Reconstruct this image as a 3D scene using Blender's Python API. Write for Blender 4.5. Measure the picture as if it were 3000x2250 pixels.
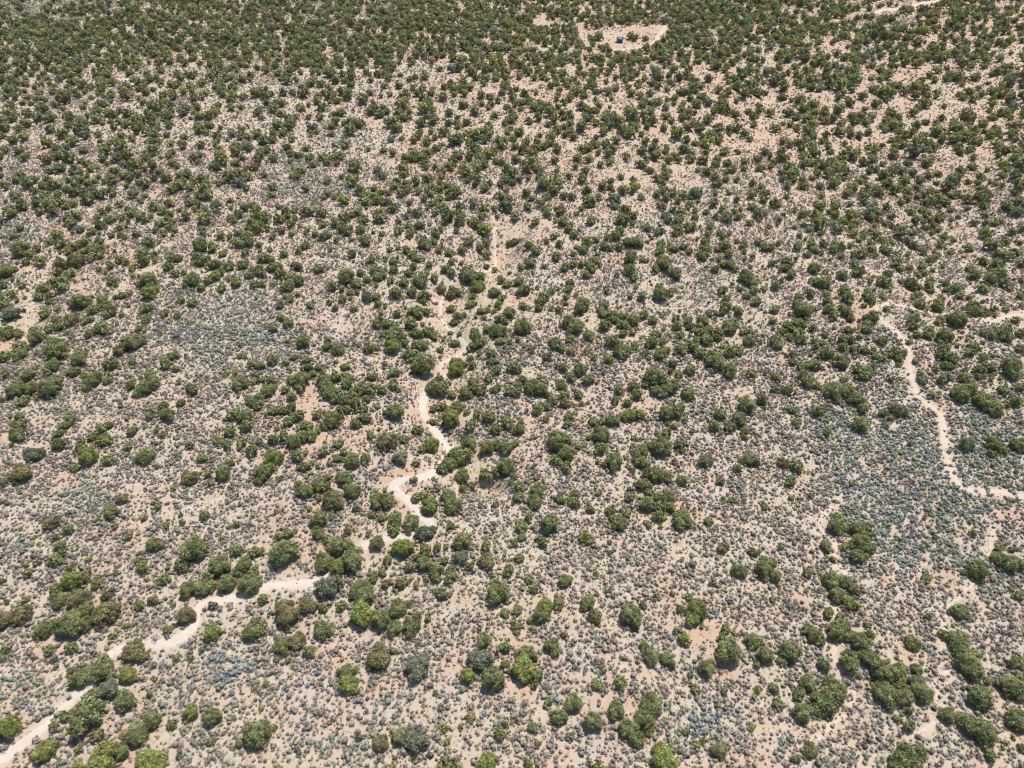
import bpy, math, random
import numpy as np
from math import radians, sin, cos, tan, pi

for o in list(bpy.data.objects):
    bpy.data.objects.remove(o)
scene = bpy.context.scene
COL = scene.collection

# ------------------------------------------------------------------ camera
CAM_H = 100.0
PITCH = radians(41.8)
F = 2028.0                      # focal length for a 3000 pixel wide frame
cam_d = bpy.data.cameras.new('camera')
cam_d.sensor_width = 36.0
cam_d.lens = 36.0 * F / 3000.0
cam_d.clip_start = 0.5
cam_d.clip_end = 9000
cam = bpy.data.objects.new('camera', cam_d)
cam.location = (0, 0, CAM_H)
cam.rotation_euler = (radians(90) - PITCH, 0, 0)
COL.objects.link(cam)
scene.camera = cam

# ------------------------------------------------------------------ light
SUN = np.array([0.21, 0.29, 0.935]); SUN /= np.linalg.norm(SUN)
SUN_EL = math.asin(SUN[2])
SUN_AZ = math.atan2(SUN[0], SUN[1])          # clockwise from +Y
world = bpy.data.worlds.new("World")
scene.world = world
world.use_nodes = True
wn = world.node_tree.nodes
wn.clear()
sky = wn.new('ShaderNodeTexSky')
sky.sky_type = 'NISHITA'
sky.sun_disc = False
sky.sun_elevation = SUN_EL
sky.sun_rotation = SUN_AZ
sky.altitude = 1900
bg = wn.new('ShaderNodeBackground')
bg.inputs['Strength'].default_value = 0.15
wo = wn.new('ShaderNodeOutputWorld')
world.node_tree.links.new(sky.outputs[0], bg.inputs[0])
world.node_tree.links.new(bg.outputs[0], wo.inputs[0])
sun_d = bpy.data.lights.new('sun', 'SUN')
sun_d.energy = 4.6
sun_d.angle = radians(0.53)
sun_d.color = (1.0, 0.965, 0.91)
sun = bpy.data.objects.new('sun', sun_d)
from mathutils import Vector
sun.rotation_euler = Vector(SUN.tolist()).to_track_quat('Z', 'Y').to_euler()
sun.location = (60, 120, 260)
COL.objects.link(sun)
scene.view_settings.view_transform = 'Standard'
scene.view_settings.look = 'None'
scene.view_settings.gamma = 1
scene.view_settings.exposure = 0.5

# ------------------------------------------------------------------ helpers
def smooth(a, b, x):
    t = np.clip((x - a) / (b - a), 0, 1)
    return t * t * (3 - 2 * t)

def hash2(ix, iy, s):
    n = (ix.astype(np.int64) * 374761393 + iy.astype(np.int64) * 668265263 + s * 974634777) & 0xffffffff
    n = ((n ^ (n >> 13)) * 1274126177) & 0xffffffff
    n = n ^ (n >> 16)
    return (n & 0xffffff) / float(0xffffff)

def vnoise(x, y, s=0):
    ix = np.floor(x); iy = np.floor(y)
    fx = x - ix; fy = y - iy
    fx = fx * fx * (3 - 2 * fx); fy = fy * fy * (3 - 2 * fy)
    a = hash2(ix, iy, s); b = hash2(ix + 1, iy, s)
    c = hash2(ix, iy + 1, s); d = hash2(ix + 1, iy + 1, s)
    return (a * (1 - fx) + b * fx) * (1 - fy) + (c * (1 - fx) + d * fx) * fy

def fbm(x, y, s=0, o=3):
    v = 0; a = 0.5; t = 0
    for k in range(o):
        v = v + a * vnoise(x * 2 ** k, y * 2 ** k, s + k * 17); t += a; a *= 0.5
    return v / t

def ray(px, py):
    """photo pixel (3000 x 2250) to a world direction"""
    px = np.asarray(px, float); py = np.asarray(py, float)
    u = (px - 1500) / F; v = (1125 - py) / F
    return np.stack([u, cos(PITCH) + v * sin(PITCH), -sin(PITCH) + v * cos(PITCH)], -1)

def flat(px, py):
    d = ray(px, py)
    t = CAM_H / -d[..., 2]
    return d[..., 0] * t, d[..., 1] * t

def poly_dist(x, y, P):
    best = np.full(np.shape(x), 1e9)
    for (ax, ay), (bx, by) in zip(P[:-1], P[1:]):
        vx, vy = bx - ax, by - ay
        L = vx * vx + vy * vy + 1e-9
        t = np.clip(((x - ax) * vx + (y - ay) * vy) / L, 0, 1)
        best = np.minimum(best, np.hypot(x - ax - t * vx, y - ay - t * vy))
    return best

# ------------------------------------------------------------------ terrain height
GULLIES = [([(1500, 560), (1480, 640), (1452, 700), (1445, 785), (1330, 835), (1300, 900), (1309, 958), (1352, 1022),
             (1322, 1075), (1300, 1150), (1262, 1220), (1345, 1310), (1400, 1390)], 2.6, 6.0),
           ([(1960, 440), (1850, 500), (1760, 560), (1640, 610), (1540, 660), (1455, 730)], 2.4, 7.0),
           ([(1720, 420), (1640, 520), (1560, 600), (1490, 700)], 1.4, 5.0),
           ([(1700, 1120), (1600, 1200), (1480, 1260), (1400, 1300)], 1.0, 5.0),
           ([(350, 560), (300, 690), (180, 780), (85, 900), (60, 1010)], 1.6, 7.0),
           ([(2330, 150), (2250, 300), (2120, 420), (1990, 520)], 2.2, 9.0),
           ([(2700, 120), (2620, 300), (2500, 460), (2380, 620)], 2.4, 9.0),
           ([(2960, 260), (2890, 420), (2820, 560), (2730, 700), (2710, 860)], 2.0, 8.0),
           ([(480, 260), (420, 380), (330, 470), (240, 560)], 1.4, 7.0),
           ([(1395, 1398), (1440, 1412), (1490, 1425)], 1.3, 1.3),
           ([(2450, 1300), (2420, 1520), (2440, 1700), (2460, 1900), (2480, 2100)], 0.5, 3.5)]
GW = []
for P, dep, wid in GULLIES:
    gx, gy = flat([p[0] for p in P], [p[1] for p in P])
    GW.append((list(zip(gx, gy)), dep, wid))

def height(x, y):
    x = np.asarray(x, float); y = np.asarray(y, float)
    h = 1.5 * np.sin(x / 27 + 0.7 + 0.6 * np.sin(y / 60)) * np.cos(y / 38 - 0.4)
    h = h + 4.0 * (fbm(x / 60 + 40, y / 60 + 9, 5, 3) - 0.5) + 0.9 * (vnoise(x / 9 + 3, y / 9, 11) - 0.5)
    h = h + 0.28 * (vnoise(x / 3.1, y / 3.1 + 7, 12) - 0.5)
    w = smooth(60, 160, x) * smooth(110, 240, y)
    h = h + w * 2.2 * np.sin((x * 0.8 - y * 0.35) / 11.0 + 2.0 * vnoise(x / 40, y / 40, 31))
    for P, dep, wid in GW:
        d = poly_dist(x, y, P)
        d = d + 3.0 * (vnoise(x / 5, y / 5, 44) - 0.5)
        h = h - dep * np.exp(-(d / wid) ** 2)
    return h

def hit(px, py, up=0.0):
    """where the line through a photo pixel meets the terrain (raised by up)"""
    d = ray(px, py)
    t = CAM_H / -d[..., 2]
    for _ in range(10):
        h = height(d[..., 0] * t, d[..., 1] * t) + up
        t = 0.3 * t + 0.7 * (CAM_H - h) / -d[..., 2]
    return d[..., 0] * t, d[..., 1] * t, t

def to_px(x, y, z):
    dx, dy, dz = x, y, z - CAM_H
    c = dy * cos(PITCH) - dz * sin(PITCH)
    v = dy * sin(PITCH) + dz * cos(PITCH)
    return 1500 + F * dx / c, 1125 - F * v / c, c

# ------------------------------------------------------------------ ways
ROADS = {
 'main': [(-60, 2268), (0, 2229), (41, 2199), (119, 2138), (159, 2104), (190, 2070), (230, 2032), (258, 2010), (290, 1975),
          (305, 1932), (356, 1902), (430, 1889), (492, 1885), (542, 1860), (566, 1826), (574, 1785), (615, 1764),
          (712, 1749), (760, 1722), (852, 1712), (933, 1704), (985, 1672), (1030, 1628), (1062, 1604), (1123, 1581),
          (1218, 1562), (1262, 1550), (1255, 1528), (1228, 1505), (1200, 1468), (1160, 1438), (1156, 1418), (1190, 1405),
          (1241, 1398), (1279, 1378), (1306, 1345), (1318, 1320), (1292, 1289), (1270, 1255), (1244, 1215), (1240, 1175),
          (1262, 1130), (1310, 1095)],
 'right': [(2565, 903), (2582, 937), (2616, 964), (2640, 990), (2664, 1032), (2664, 1073), (2680, 1135), (2687, 1164), (2725, 1191),
           (2756, 1221), (2765, 1283), (2772, 1333), (2789, 1388), (2820, 1428), (2870, 1441), (2928, 1443), (3000, 1457), (3080, 1472)],
 'right_upper': [(2565, 903), (2606, 890), (2674, 903), (2752, 920), (2843, 934), (2911, 937), (2962, 925), (3000, 920), (3080, 915)],
 'wash': [(1448, 640), (1450, 734), (1445, 785), (1380, 800), (1326, 828), (1296, 880), (1292, 930), (1312, 965), (1362, 1005), (1345, 1040), (1300, 1062), (1290, 1090), (1305, 1110)],
 'top': [(2330, 88), (2420, 84), (2455, 72), (2500, 55), (2560, 38), (2610, 27), (2720, 8), (2790, -6), (2900, -22)],
 'c1': [(1960, 440), (1905, 480), (1850, 500), (1800, 545), (1760, 560), (1690, 590), (1640, 610), (1580, 655), (1540, 660), (1490, 715), (1452, 735)],
 'c2': [(1448, 645), (1478, 600), (1485, 540), (1510, 490), (1520, 430), (1550, 380)],
 'c3': [(1720, 420), (1690, 470), (1640, 520), (1600, 570), (1560, 600), (1520, 650), (1475, 690)],
 'c4': [(2090, 250), (2060, 330), (2000, 400), (1965, 440)],
 'c5': [(350, 560), (330, 640), (300, 690), (230, 740), (180, 780), (130, 840), (85, 900), (75, 960), (60, 1010)],
 'p1': [(2460, 1449), (2443, 1482), (2416, 1506), (2402, 1533), (2412, 1564), (2443, 1591), (2446, 1632), (2450, 1662), (2474, 1679),
        (2462, 1730), (2442, 1780), (2443, 1809), (2454, 1850), (2450, 1890), (2440, 1927), (2466, 1955), (2494, 1978), (2504, 2012), (2487, 2063), (2467, 2100), (2426, 2134), (2396, 2171)],
 'p2': [(2800, 1900), (2782, 1954), (2752, 2005), (2742, 2056), (2745, 2110), (2690, 2150), (2640, 2175)],
 'p3': [(2704, 856), (2714, 868), (2731, 886), (2748, 915)],
 'p4': [(2711, 1008), (2722, 1040), (2731, 1070)],
 'p5': [(340, 238), (400, 230), (470, 226)],
 'p6': [(880, 214), (960, 206), (1040, 206), (1110, 205)],
 'p7': [(1800, 145), (1880, 138), (1915, 125), (1935, 100), (1950, 75)],
 'p8': [(2687, 1166), (2660, 1176), (2640, 1200), (2625, 1250)],
 'p9': [(2920, 1500), (2910, 1560), (2900, 1620), (2860, 1700), (2800, 1760), (2770, 1800), (2760, 1900)],
}
ROAD_W = {'main': 1.55, 'right': 1.1, 'right_upper': .8, 'wash': .55, 'top': 2.2, 'c1': .7, 'c2': .6, 'c3': .6, 'c4': .6, 'c5': .6, 'p1': 0.8, 'p2': 0.6, 'p3': 0.6, 'p4': 0.6,
          'p5': 1.6, 'p6': 1.4, 'p7': 1.8, 'p8': 0.7, 'p9': 0.6}
def catmull(P, step=0.6):
    P = np.array(P, float)
    Q = np.vstack([2 * P[0] - P[1], P, 2 * P[-1] - P[-2]])
    out = []
    for i in range(1, len(Q) - 2):
        n = max(2, int(np.hypot(*(Q[i + 1] - Q[i])) / step))
        t = np.linspace(0, 1, n, endpoint=False)[:, None]
        out.append(0.5 * ((2 * Q[i]) + (-Q[i - 1] + Q[i + 1]) * t + (2 * Q[i - 1] - 5 * Q[i] + 4 * Q[i + 1] - Q[i + 2]) * t ** 2
                          + (-Q[i - 1] + 3 * Q[i] - 3 * Q[i + 1] + Q[i + 2]) * t ** 3))
    out.append(Q[-2][None])
    return np.vstack(out)
ROAD_C = {}
for k, P in ROADS.items():
    x, y, _ = hit([p[0] for p in P], [p[1] for p in P])
    ROAD_C[k] = catmull(np.stack([x, y], -1))

# ------------------------------------------------------------------ soil and scrub maps
BARE = [(78, 903, 55, 110, .95), (110, 790, 60, 40, .6), (60, 1000, 80, 45, .7), (430, 790, 60, 26, .9), (340, 840, 60, 25, .5), (250, 850, 70, 30, .6),
        (210, 830, 60, 40, .5), (150, 880, 60, 60, .5),
        (1290, 905, 90, 110, .9), (1345, 1020, 70, 90, .9), (1450, 780, 45, 120, .9), (1300, 795, 60, 45, .8), (1400, 900, 90, 60, .75),
        (1400, 980, 110, 110, .5), (1300, 1130, 120, 60, .8), (1240, 1200, 60, 80, .7), (1340, 1180, 60, 50, .6), (1200, 1390, 70, 45, .9), (1190, 1490, 55, 90, .95),
        (1300, 1560, 90, 60, .7), (1030, 1610, 110, 60, .7), (1380, 1370, 80, 55, .8), (1330, 1405, 80, 30, .9), (1360, 1240, 50, 30, .9), (1480, 1330, 90, 60, .6), (1450, 1440, 70, 30, .7),
        (1030, 1280, 90, 110, .6), (900, 1180, 90, 80, .7), (940, 1290, 70, 40, .6), (1005, 1210, 60, 60, .6), (870, 1620, 90, 110, .6), (1090, 1700, 90, 70, .6), (1120, 1850, 90, 40, .7), (1000, 1830, 60, 50, .5),
        (1270, 1700, 110, 30, .6), (1380, 1690, 60, 20, .6), (1120, 1560, 70, 60, .5), (1400, 1540, 50, 30, .5), (1390, 1600, 90, 30, .4),
        (1830, 520, 110, 50, .9), (1720, 600, 90, 40, .9), (1950, 480, 90, 45, .6), (1580, 650, 90, 50, .9), (1500, 700, 50, 60, .9), (1840, 600, 60, 45, .8), (1890, 590, 50, 40, .9), (1750, 500, 40, 50, .6),
        (1540, 560, 60, 60, .6), (2010, 550, 90, 40, .5), (1980, 630, 90, 30, .4), (1600, 740, 60, 20, .5), (1550, 760, 50, 30, .6), (1530, 680, 90, 30, .7),
        (1560, 1240, 60, 60, .7), (1600, 1180, 90, 30, .6), (1680, 1150, 60, 30, .6), (1880, 1180, 30, 70, .7), (1850, 1260, 60, 40, .6), (1950, 1350, 40, 25, .5), (1980, 1430, 20, 60, .6),
        (1730, 940, 50, 25, .8), (1870, 990, 60, 20, .6), (2150, 990, 50, 20, .9), (1520, 870, 40, 20, .7), (2000, 1520, 60, 25, .6), (1850, 1540, 50, 30, .5), (1940, 1550, 80, 20, .5),
        (2525, 930, 25, 90, .95), (2560, 900, 50, 30, .9), (2850, 690, 50, 35, .9), (2950, 720, 50, 30, .4), (2850, 455, 90, 45, .7), (2790, 520, 80, 20, .4), (2650, 860, 40, 30, .5), (2720, 860, 60, 30, .5),
        (2450, 1080, 50, 30, .6), (2330, 940, 40, 80, .5), (2440, 880, 30, 60, .6), (2100, 800, 150, 30, .2), (2760, 980, 60, 25, .6),
        (1570, 1900, 60, 45, .8), (1560, 1800, 60, 60, .5), (1520, 2020, 60, 50, .8), (1560, 1760, 60, 25, .6), (1665, 1775, 50, 30, .7), (1640, 1800, 60, 30, .5),
        (1720, 1850, 80, 20, .5), (2040, 1850, 50, 60, .8), (2110, 1960, 50, 40, .9), (2140, 1900, 30, 60, .6), (1770, 2050, 30, 30, .5), (1790, 2110, 25, 50, .6), (1900, 2190, 30, 60, .6), (1950, 2160, 50, 30, .6),
        (1670, 2170, 60, 20, .4), (2760, 2030, 60, 80, .7), (2870, 2020, 110, 60, .5), (2900, 2210, 100, 50, .7), (2760, 2240, 120, 30, .6), (2640, 2150, 60, 60, .7), (2450, 2130, 30, 40, .5), (2840, 1760, 120, 30, .6),
        (2780, 1880, 30, 90, .6), (2640, 1900, 60, 40, .6), (2560, 1850, 60, 20, .6), (2530, 2000, 40, 50, .7), (2950, 2130, 60, 60, .6), (2960, 1950, 60, 60, .4), (2900, 1600, 30, 60, .5), (2680, 1640, 50, 40, .5), (2310, 1350, 40, 40, .5), (2280, 1700, 60, 30, .4),
        (430, 2190, 100, 50, .8), (150, 1872, 50, 22, .8), (400, 1700, 60, 30, .3), (500, 1800, 30, 30, .5), (270, 1760, 30, 30, .6), (560, 1690, 50, 60, .6), (80, 1770, 40, 30, .5), (630, 1255, 16, 26, .6), (532, 1300, 14, 30, .6),
        (135, 1640, 20, 40, .7), (200, 1270, 20, 20, .5), (640, 1400, 130, 40, .35), (520, 1450, 60, 60, .5), (830, 1000, 100, 30, .4), (1070, 1040, 70, 15, .5), (720, 1200, 100, 40, .2),
        (2150, 250, 60, 30, .7), (2300, 190, 90, 30, .5), (2450, 210, 60, 40, .5), (2880, 120, 80, 60, .5), (2970, 90, 50, 40, .5), (2800, 200, 80, 40, .5), (2070, 320, 50, 25, .6), (2900, 280, 60, 30, .4),
        (1600, 68, 60, 12, 1), (1695, 92, 22, 22, 1), (1760, 108, 60, 10, 1), (1830, 102, 90, 10, 1), (1890, 90, 60, 10, 1), (1930, 80, 30, 10, 1), (1790, 132, 100, 10, .9), (1600, 140, 60, 10, .8), (1350, 5, 25, 8, .9), (1270, 30, 25, 12, .5), (1540, 22, 25, 8, .5), (1590, 48, 20, 20, .9),
        (500, 100, 60, 15, .4), (590, 95, 40, 12, .4), (640, 180, 15, 12, .6), (150, 230, 60, 12, .5), (300, 290, 60, 25, .4), (200, 330, 80, 25, .4), (830, 215, 70, 20, .6), (560, 250, 100, 15, .3), (90, 330, 90, 40, .5), (500, 390, 60, 40, .4), (620, 450, 30, 40, .5)]
SAGE = [(640, 930, 240, 120, 1, .45), (560, 1000, 160, 60, .7, .2), (900, 560, 200, 90, .8, .15), (1000, 410, 170, 90, .85, .3), (880, 480, 160, 60, .8, .2), (1160, 400, 90, 60, .5, .5), (800, 870, 170, 70, .6, .3),
        (50, 680, 90, 50, 1, 0), (2680, 1400, 330, 200, 1, .3), (2480, 1290, 220, 130, .8, .25), (2880, 1330, 150, 110, .9, .2), (2720, 1620, 220, 130, .8, .35), (2620, 1200, 80, 60, .9, .3), (2860, 1230, 120, 50, .8, .2),
        (640, 1950, 130, 90, .75, .5), (60, 2040, 110, 60, 1, .05), (130, 2100, 60, 40, .7, .3), (1100, 2050, 100, 50, .6, .6), (950, 2180, 160, 60, .7, .5), (250, 1480, 150, 60, .85, 0), (60, 1560, 80, 90, .5, .1), (1350, 1820, 45, 60, .5, .7),
        (2060, 2120, 200, 90, .65, .6), (1950, 1600, 200, 90, .45, .2), (2060, 830, 50, 60, 1, 0), (1790, 850, 90, 40, .8, .3), (1900, 860, 60, 30, .6, .2), (60, 15, 130, 45, 1, 0), (200, 10, 60, 30, .9, .2), (900, 50, 60, 24, 1, .3), (1330, 2030, 90, 60, .4, .5),
        (2730, 1830, 100, 70, .55, .5), (2920, 1720, 100, 60, .5, .2), (1400, 1520, 90, 40, .45, .9), (650, 1185, 60, 35, .5, .2), (2120, 560, 90, 50, .5, 0), (1000, 1900, 60, 40, .4, .6), (2330, 2160, 90, 90, .45, .5), (330, 1200, 90, 40, .4, .1),
        (160, 1210, 60, 30, .5, .2), (1960, 680, 110, 40, .4, .1), (700, 1190, 60, 50, .3, .3), (1500, 1620, 90, 60, .3, .3), (2400, 2150, 80, 60, .4, .5), (1560, 870, 60, 25, .6, .5), (1720, 1620, 120, 50, .5, .4), (430, 150, 60, 30, .4, 0),
        (680, 155, 60, 20, .6, 0), (60, 220, 60, 30, .4, 0), (1560, 130, 90, 25, .5, 0), (2620, 70, 90, 25, .7, 0), (1750, 1000, 60, 20, .3, .1), (420, 215, 90, 15, .5, 0)]
def blob(px, py, B):
    e = ((px - B[0]) / B[2]) ** 2 + ((py - B[1]) / B[3]) ** 2
    return B[4] * np.exp(-e * 1.0)
def maps(x, y, z=None):
    """bare soil, sage, blueness and road distance at ground points"""
    if z is None:
        z = height(x, y)
    px, py, c = to_px(x, y, z)
    s = c / F
    jx = (fbm(x / 4.5, y / 4.5, 71) - .5) * 6.0 / s
    jy = (fbm(x / 4.5, y / 4.5, 72) - .5) * 4.0 / s
    px = px + jx * 1.0; py = py + jy * 0.8
    ok = (c > 20)
    bare = np.zeros_like(x); sage = np.zeros_like(x); blue = np.zeros_like(x)
    for B in BARE:
        bare = np.maximum(bare, blob(px, py, B) * (.62 if (B[0] > 2380 and B[1] > 1600) else 1))
    for B in SAGE:
        v = blob(px, py, B)
        blue = np.where(v > sage, B[5], blue)
        sage = np.maximum(sage, v)
    n = fbm(x / 11 + 5, y / 11, 81, 4)
    bare = np.where((py < 740) & (py > 150), bare * .7, bare)
    bare = np.clip(.95 * smooth(.16, .85, bare + (n - .5) * .9) + 0.5 * smooth(.60, .78, fbm(x / 5, y / 5, 91, 3)), 0, 1)
    sage = smooth(.28, .70, sage + (fbm(x / 6, y / 6, 92, 3) - .5) * .8)
    return np.where(ok, bare, 0), np.where(ok, sage, 0), blue
RG = {}
def road_dist(x, y):
    d = np.full(np.shape(x), 99.0)
    for k, C in ROAD_C.items():
        if k in ('c1', 'c2', 'c3', 'c4', 'c5'): continue
        W = ROAD_W[k] / 2 - (.25 if k[0] == 'p' and k != 'p7' else 0)
        lo = C.min(0) - 8; hi = C.max(0) + 8
        m = (x > lo[0]) & (x < hi[0]) & (y > lo[1]) & (y < hi[1])
        if m.any():
            xs = x[m]; ys = y[m]
            Cs = C[::3]
            b = np.full(len(xs), 1e9)
            for i in range(0, len(Cs)):
                b = np.minimum(b, (xs - Cs[i, 0]) ** 2 + (ys - Cs[i, 1]) ** 2)
            d[m] = np.minimum(d[m], np.sqrt(b) - W)
    return d

# ------------------------------------------------------------------ mesh and material helpers
def mesh_obj(name, V, T, mat, colors=None, parent=None, smooth_shade=False, attr='Col', mesh_only=False):
    me = bpy.data.meshes.new(name)
    V = np.asarray(V, np.float32); T = np.asarray(T, np.int32)
    k = T.shape[1]
    me.vertices.add(len(V)); me.vertices.foreach_set('co', V.ravel())
    me.loops.add(T.size); me.loops.foreach_set('vertex_index', T.ravel())
    me.polygons.add(len(T))
    me.polygons.foreach_set('loop_start', np.arange(0, T.size, k, dtype=np.int32))
    me.polygons.foreach_set('loop_total', np.full(len(T), k, np.int32))
    if smooth_shade:
        me.polygons.foreach_set('use_smooth', np.ones(len(T), bool))
    me.update(calc_edges=True)
    if colors is not None:
        a = me.color_attributes.new(attr, 'FLOAT_COLOR', 'POINT')
        c4 = np.ones((len(V), 4), np.float32); c4[:, :3] = colors
        a.data.foreach_set('color', c4.ravel())
    me.materials.append(mat)
    if mesh_only:
        return me
    o = bpy.data.objects.new(name, me)
    COL.objects.link(o)
    if parent is not None:
        o.parent = parent
    return o
def tag(o, label=None, cat=None, group=None, kind=None):
    if label: o['label'] = label
    if cat: o['category'] = cat
    if group: o['group'] = group
    if kind: o['kind'] = kind
    return o
def new_mat(name):
    m = bpy.data.materials.new(name); m.use_nodes = True
    nt = m.node_tree; nt.nodes.clear()
    out = nt.nodes.new('ShaderNodeOutputMaterial')
    return m, nt, out
def node(nt, t, **kw):
    n = nt.nodes.new(t)
    for k, v in kw.items():
        if k.startswith('i_'):
            n.inputs[int(k[2:]) if k[2:].isdigit() else k[2:].replace('_', ' ')].default_value = v
        else:
            setattr(n, k, v)
    return n
def mixrgb(nt, blend, fac, a, b):
    n = nt.nodes.new('ShaderNodeMix'); n.data_type = 'RGBA'; n.blend_type = blend
    L = nt.links
    for idx, v in ((0, fac), (6, a), (7, b)):
        if hasattr(v, 'is_linked') or hasattr(v, 'links'):
            L.new(v, n.inputs[idx])
        elif idx == 0:
            n.inputs[0].default_value = v
        else:
            n.inputs[idx].default_value = (*v, 1)
    return n.outputs[2]
def foliage_mat(name, trans=0.25, noise=0.25, scale=3.0):
    m, nt, out = new_mat(name)
    L = nt.links
    at = node(nt, 'ShaderNodeAttribute', attribute_name='Col')
    geo = node(nt, 'ShaderNodeNewGeometry')
    nz = node(nt, 'ShaderNodeTexNoise'); nz.inputs['Scale'].default_value = scale; nz.inputs['Detail'].default_value = 2
    L.new(geo.outputs['Position'], nz.inputs['Vector'])
    mr = node(nt, 'ShaderNodeMapRange'); mr.inputs[1].default_value = .3; mr.inputs[2].default_value = .7
    mr.inputs[3].default_value = 1 - noise; mr.inputs[4].default_value = 1 + noise
    L.new(nz.outputs[0], mr.inputs[0])
    hs = node(nt, 'ShaderNodeHueSaturation')
    L.new(at.outputs['Color'], hs.inputs['Color']); L.new(mr.outputs[0], hs.inputs['Value'])
    df = node(nt, 'ShaderNodeBsdfDiffuse'); tr = node(nt, 'ShaderNodeBsdfTranslucent')
    L.new(hs.outputs[0], df.inputs[0]); L.new(hs.outputs[0], tr.inputs[0])
    mx = node(nt, 'ShaderNodeMixShader'); mx.inputs[0].default_value = trans
    L.new(df.outputs[0], mx.inputs[1]); L.new(tr.outputs[0], mx.inputs[2]); L.new(mx.outputs[0], out.inputs[0])
    return m
def rough_mat(name, color, color2=None, scale=6.0, rough=0.9, bump=0.3, metallic=0.0):
    m, nt, out = new_mat(name)
    L = nt.links
    tc = node(nt, 'ShaderNodeTexCoord')
    nz = node(nt, 'ShaderNodeTexNoise'); nz.inputs['Scale'].default_value = scale; nz.inputs['Detail'].default_value = 6
    L.new(tc.outputs['Object'], nz.inputs['Vector'])
    c = mixrgb(nt, 'MIX', nz.outputs[0], color, color2 or color)
    p = node(nt, 'ShaderNodeBsdfPrincipled'); p.inputs['Roughness'].default_value = rough; p.inputs['Metallic'].default_value = metallic
    L.new(c, p.inputs['Base Color'])
    b = node(nt, 'ShaderNodeBump'); b.inputs['Strength'].default_value = bump; b.inputs['Distance'].default_value = .05
    L.new(nz.outputs[0], b.inputs['Height']); L.new(b.outputs[0], p.inputs['Normal'])
    L.new(p.outputs[0], out.inputs[0])
    return m

# ground material: colour attribute r = bare red soil, g = dry grass, b = pale packed dirt beside the ways
SOIL_GREY = (.365, .296, .238)
SOIL_RED = (.375, .248, .165)
SOIL_GRASS = (.365, .315, .225)
SOIL_PALE = (.50, .415, .335)
def ground_mat():
    m, nt, out = new_mat('desert_soil')
    L = nt.links
    at = node(nt, 'ShaderNodeAttribute', attribute_name='Soil')
    sp = node(nt, 'ShaderNodeSeparateColor'); L.new(at.outputs['Color'], sp.inputs[0])
    tc = node(nt, 'ShaderNodeTexCoord')
    def nz(scale, det=5, rough=.6):
        n = node(nt, 'ShaderNodeTexNoise'); n.inputs['Scale'].default_value = scale
        n.inputs['Detail'].default_value = det; n.inputs['Roughness'].default_value = rough
        L.new(tc.outputs['Object'], n.inputs['Vector']); return n.outputs[0]
    def ramp(src, a, b):
        r = node(nt, 'ShaderNodeMapRange'); r.interpolation_type = 'SMOOTHSTEP'
        r.inputs[1].default_value = a; r.inputs[2].default_value = b
        L.new(src, r.inputs[0]); return r.outputs[0]
    def mul(a, b):
        r = node(nt, 'ShaderNodeMath', operation='MULTIPLY'); L.new(a, r.inputs[0])
        if hasattr(b, 'links'): L.new(b, r.inputs[1])
        else: r.inputs[1].default_value = b
        return r.outputs[0]
    c = mixrgb(nt, 'MIX', mul(ramp(nz(.16, 4), .40, .62), .75), SOIL_GREY, SOIL_RED)
    c = mixrgb(nt, 'MIX', sp.outputs[0], c, SOIL_RED)
    g = mul(sp.outputs[1], ramp(nz(1.3, 5, .7), .38, .58))
    c = mixrgb(nt, 'MIX', g, c, SOIL_GRASS)
    c = mixrgb(nt, 'MIX', sp.outputs[2], c, SOIL_PALE)
    # litter and pebbles
    c = mixrgb(nt, 'MIX', mul(ramp(nz(7.0, 4, .8), .56, .66), .5), c, (.22, .17, .135))
    c = mixrgb(nt, 'MIX', mul(ramp(nz(2.6, 5, .8), .57, .70), .35), c, (.28, .22, .175))
    c = mixrgb(nt, 'MIX', mul(ramp(nz(.9, 6, .7), .5, .64), .25), c, (.50, .43, .365))
    p = node(nt, 'ShaderNodeBsdfPrincipled'); p.inputs['Roughness'].default_value = .95
    p.inputs['Specular IOR Level'].default_value = .15
    L.new(c, p.inputs['Base Color'])
    b = node(nt, 'ShaderNodeBump'); b.inputs['Strength'].default_value = .6; b.inputs['Distance'].default_value = .12
    L.new(nz(2.2, 8, .75), b.inputs['Height']); L.new(b.outputs[0], p.inputs['Normal'])
    L.new(p.outputs[0], out.inputs[0])
    return m

# ------------------------------------------------------------------ ground sheet
def axis(lo, hi, step, far, grow=1.28):
    a = list(np.arange(lo, hi + step * .5, step))
    s = step; v = a[-1]
    while v < far:
        s *= grow; v += s; a.append(v)
    s = step; v = a[0]; pre = []
    while v > -far:
        s *= grow; v -= s; pre.append(v)
    return np.array(pre[::-1] + a)
gx = axis(-150, 150, .62, 2500, 1.012)
gx = gx[(gx > -330) & (gx < 330)]
gx = np.concatenate([np.array([-3500, -2200, -1400, -900, -600, -430, -360.]), gx, np.array([360., 430, 600, 900, 1400, 2200, 3500])])
ya = [22.0]
while ya[-1] < 520:
    ya.append(ya[-1] + max(.55, ya[-1] * .0042))
gy = np.array([-2500, -1200, -500, -200, -80, -30, -8, 4, 13.] + ya + [545, 590, 680, 850, 1150, 1700, 2600, 4500.])
X, Y = np.meshgrid(gx, gy)
Z = height(X, Y)
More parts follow.
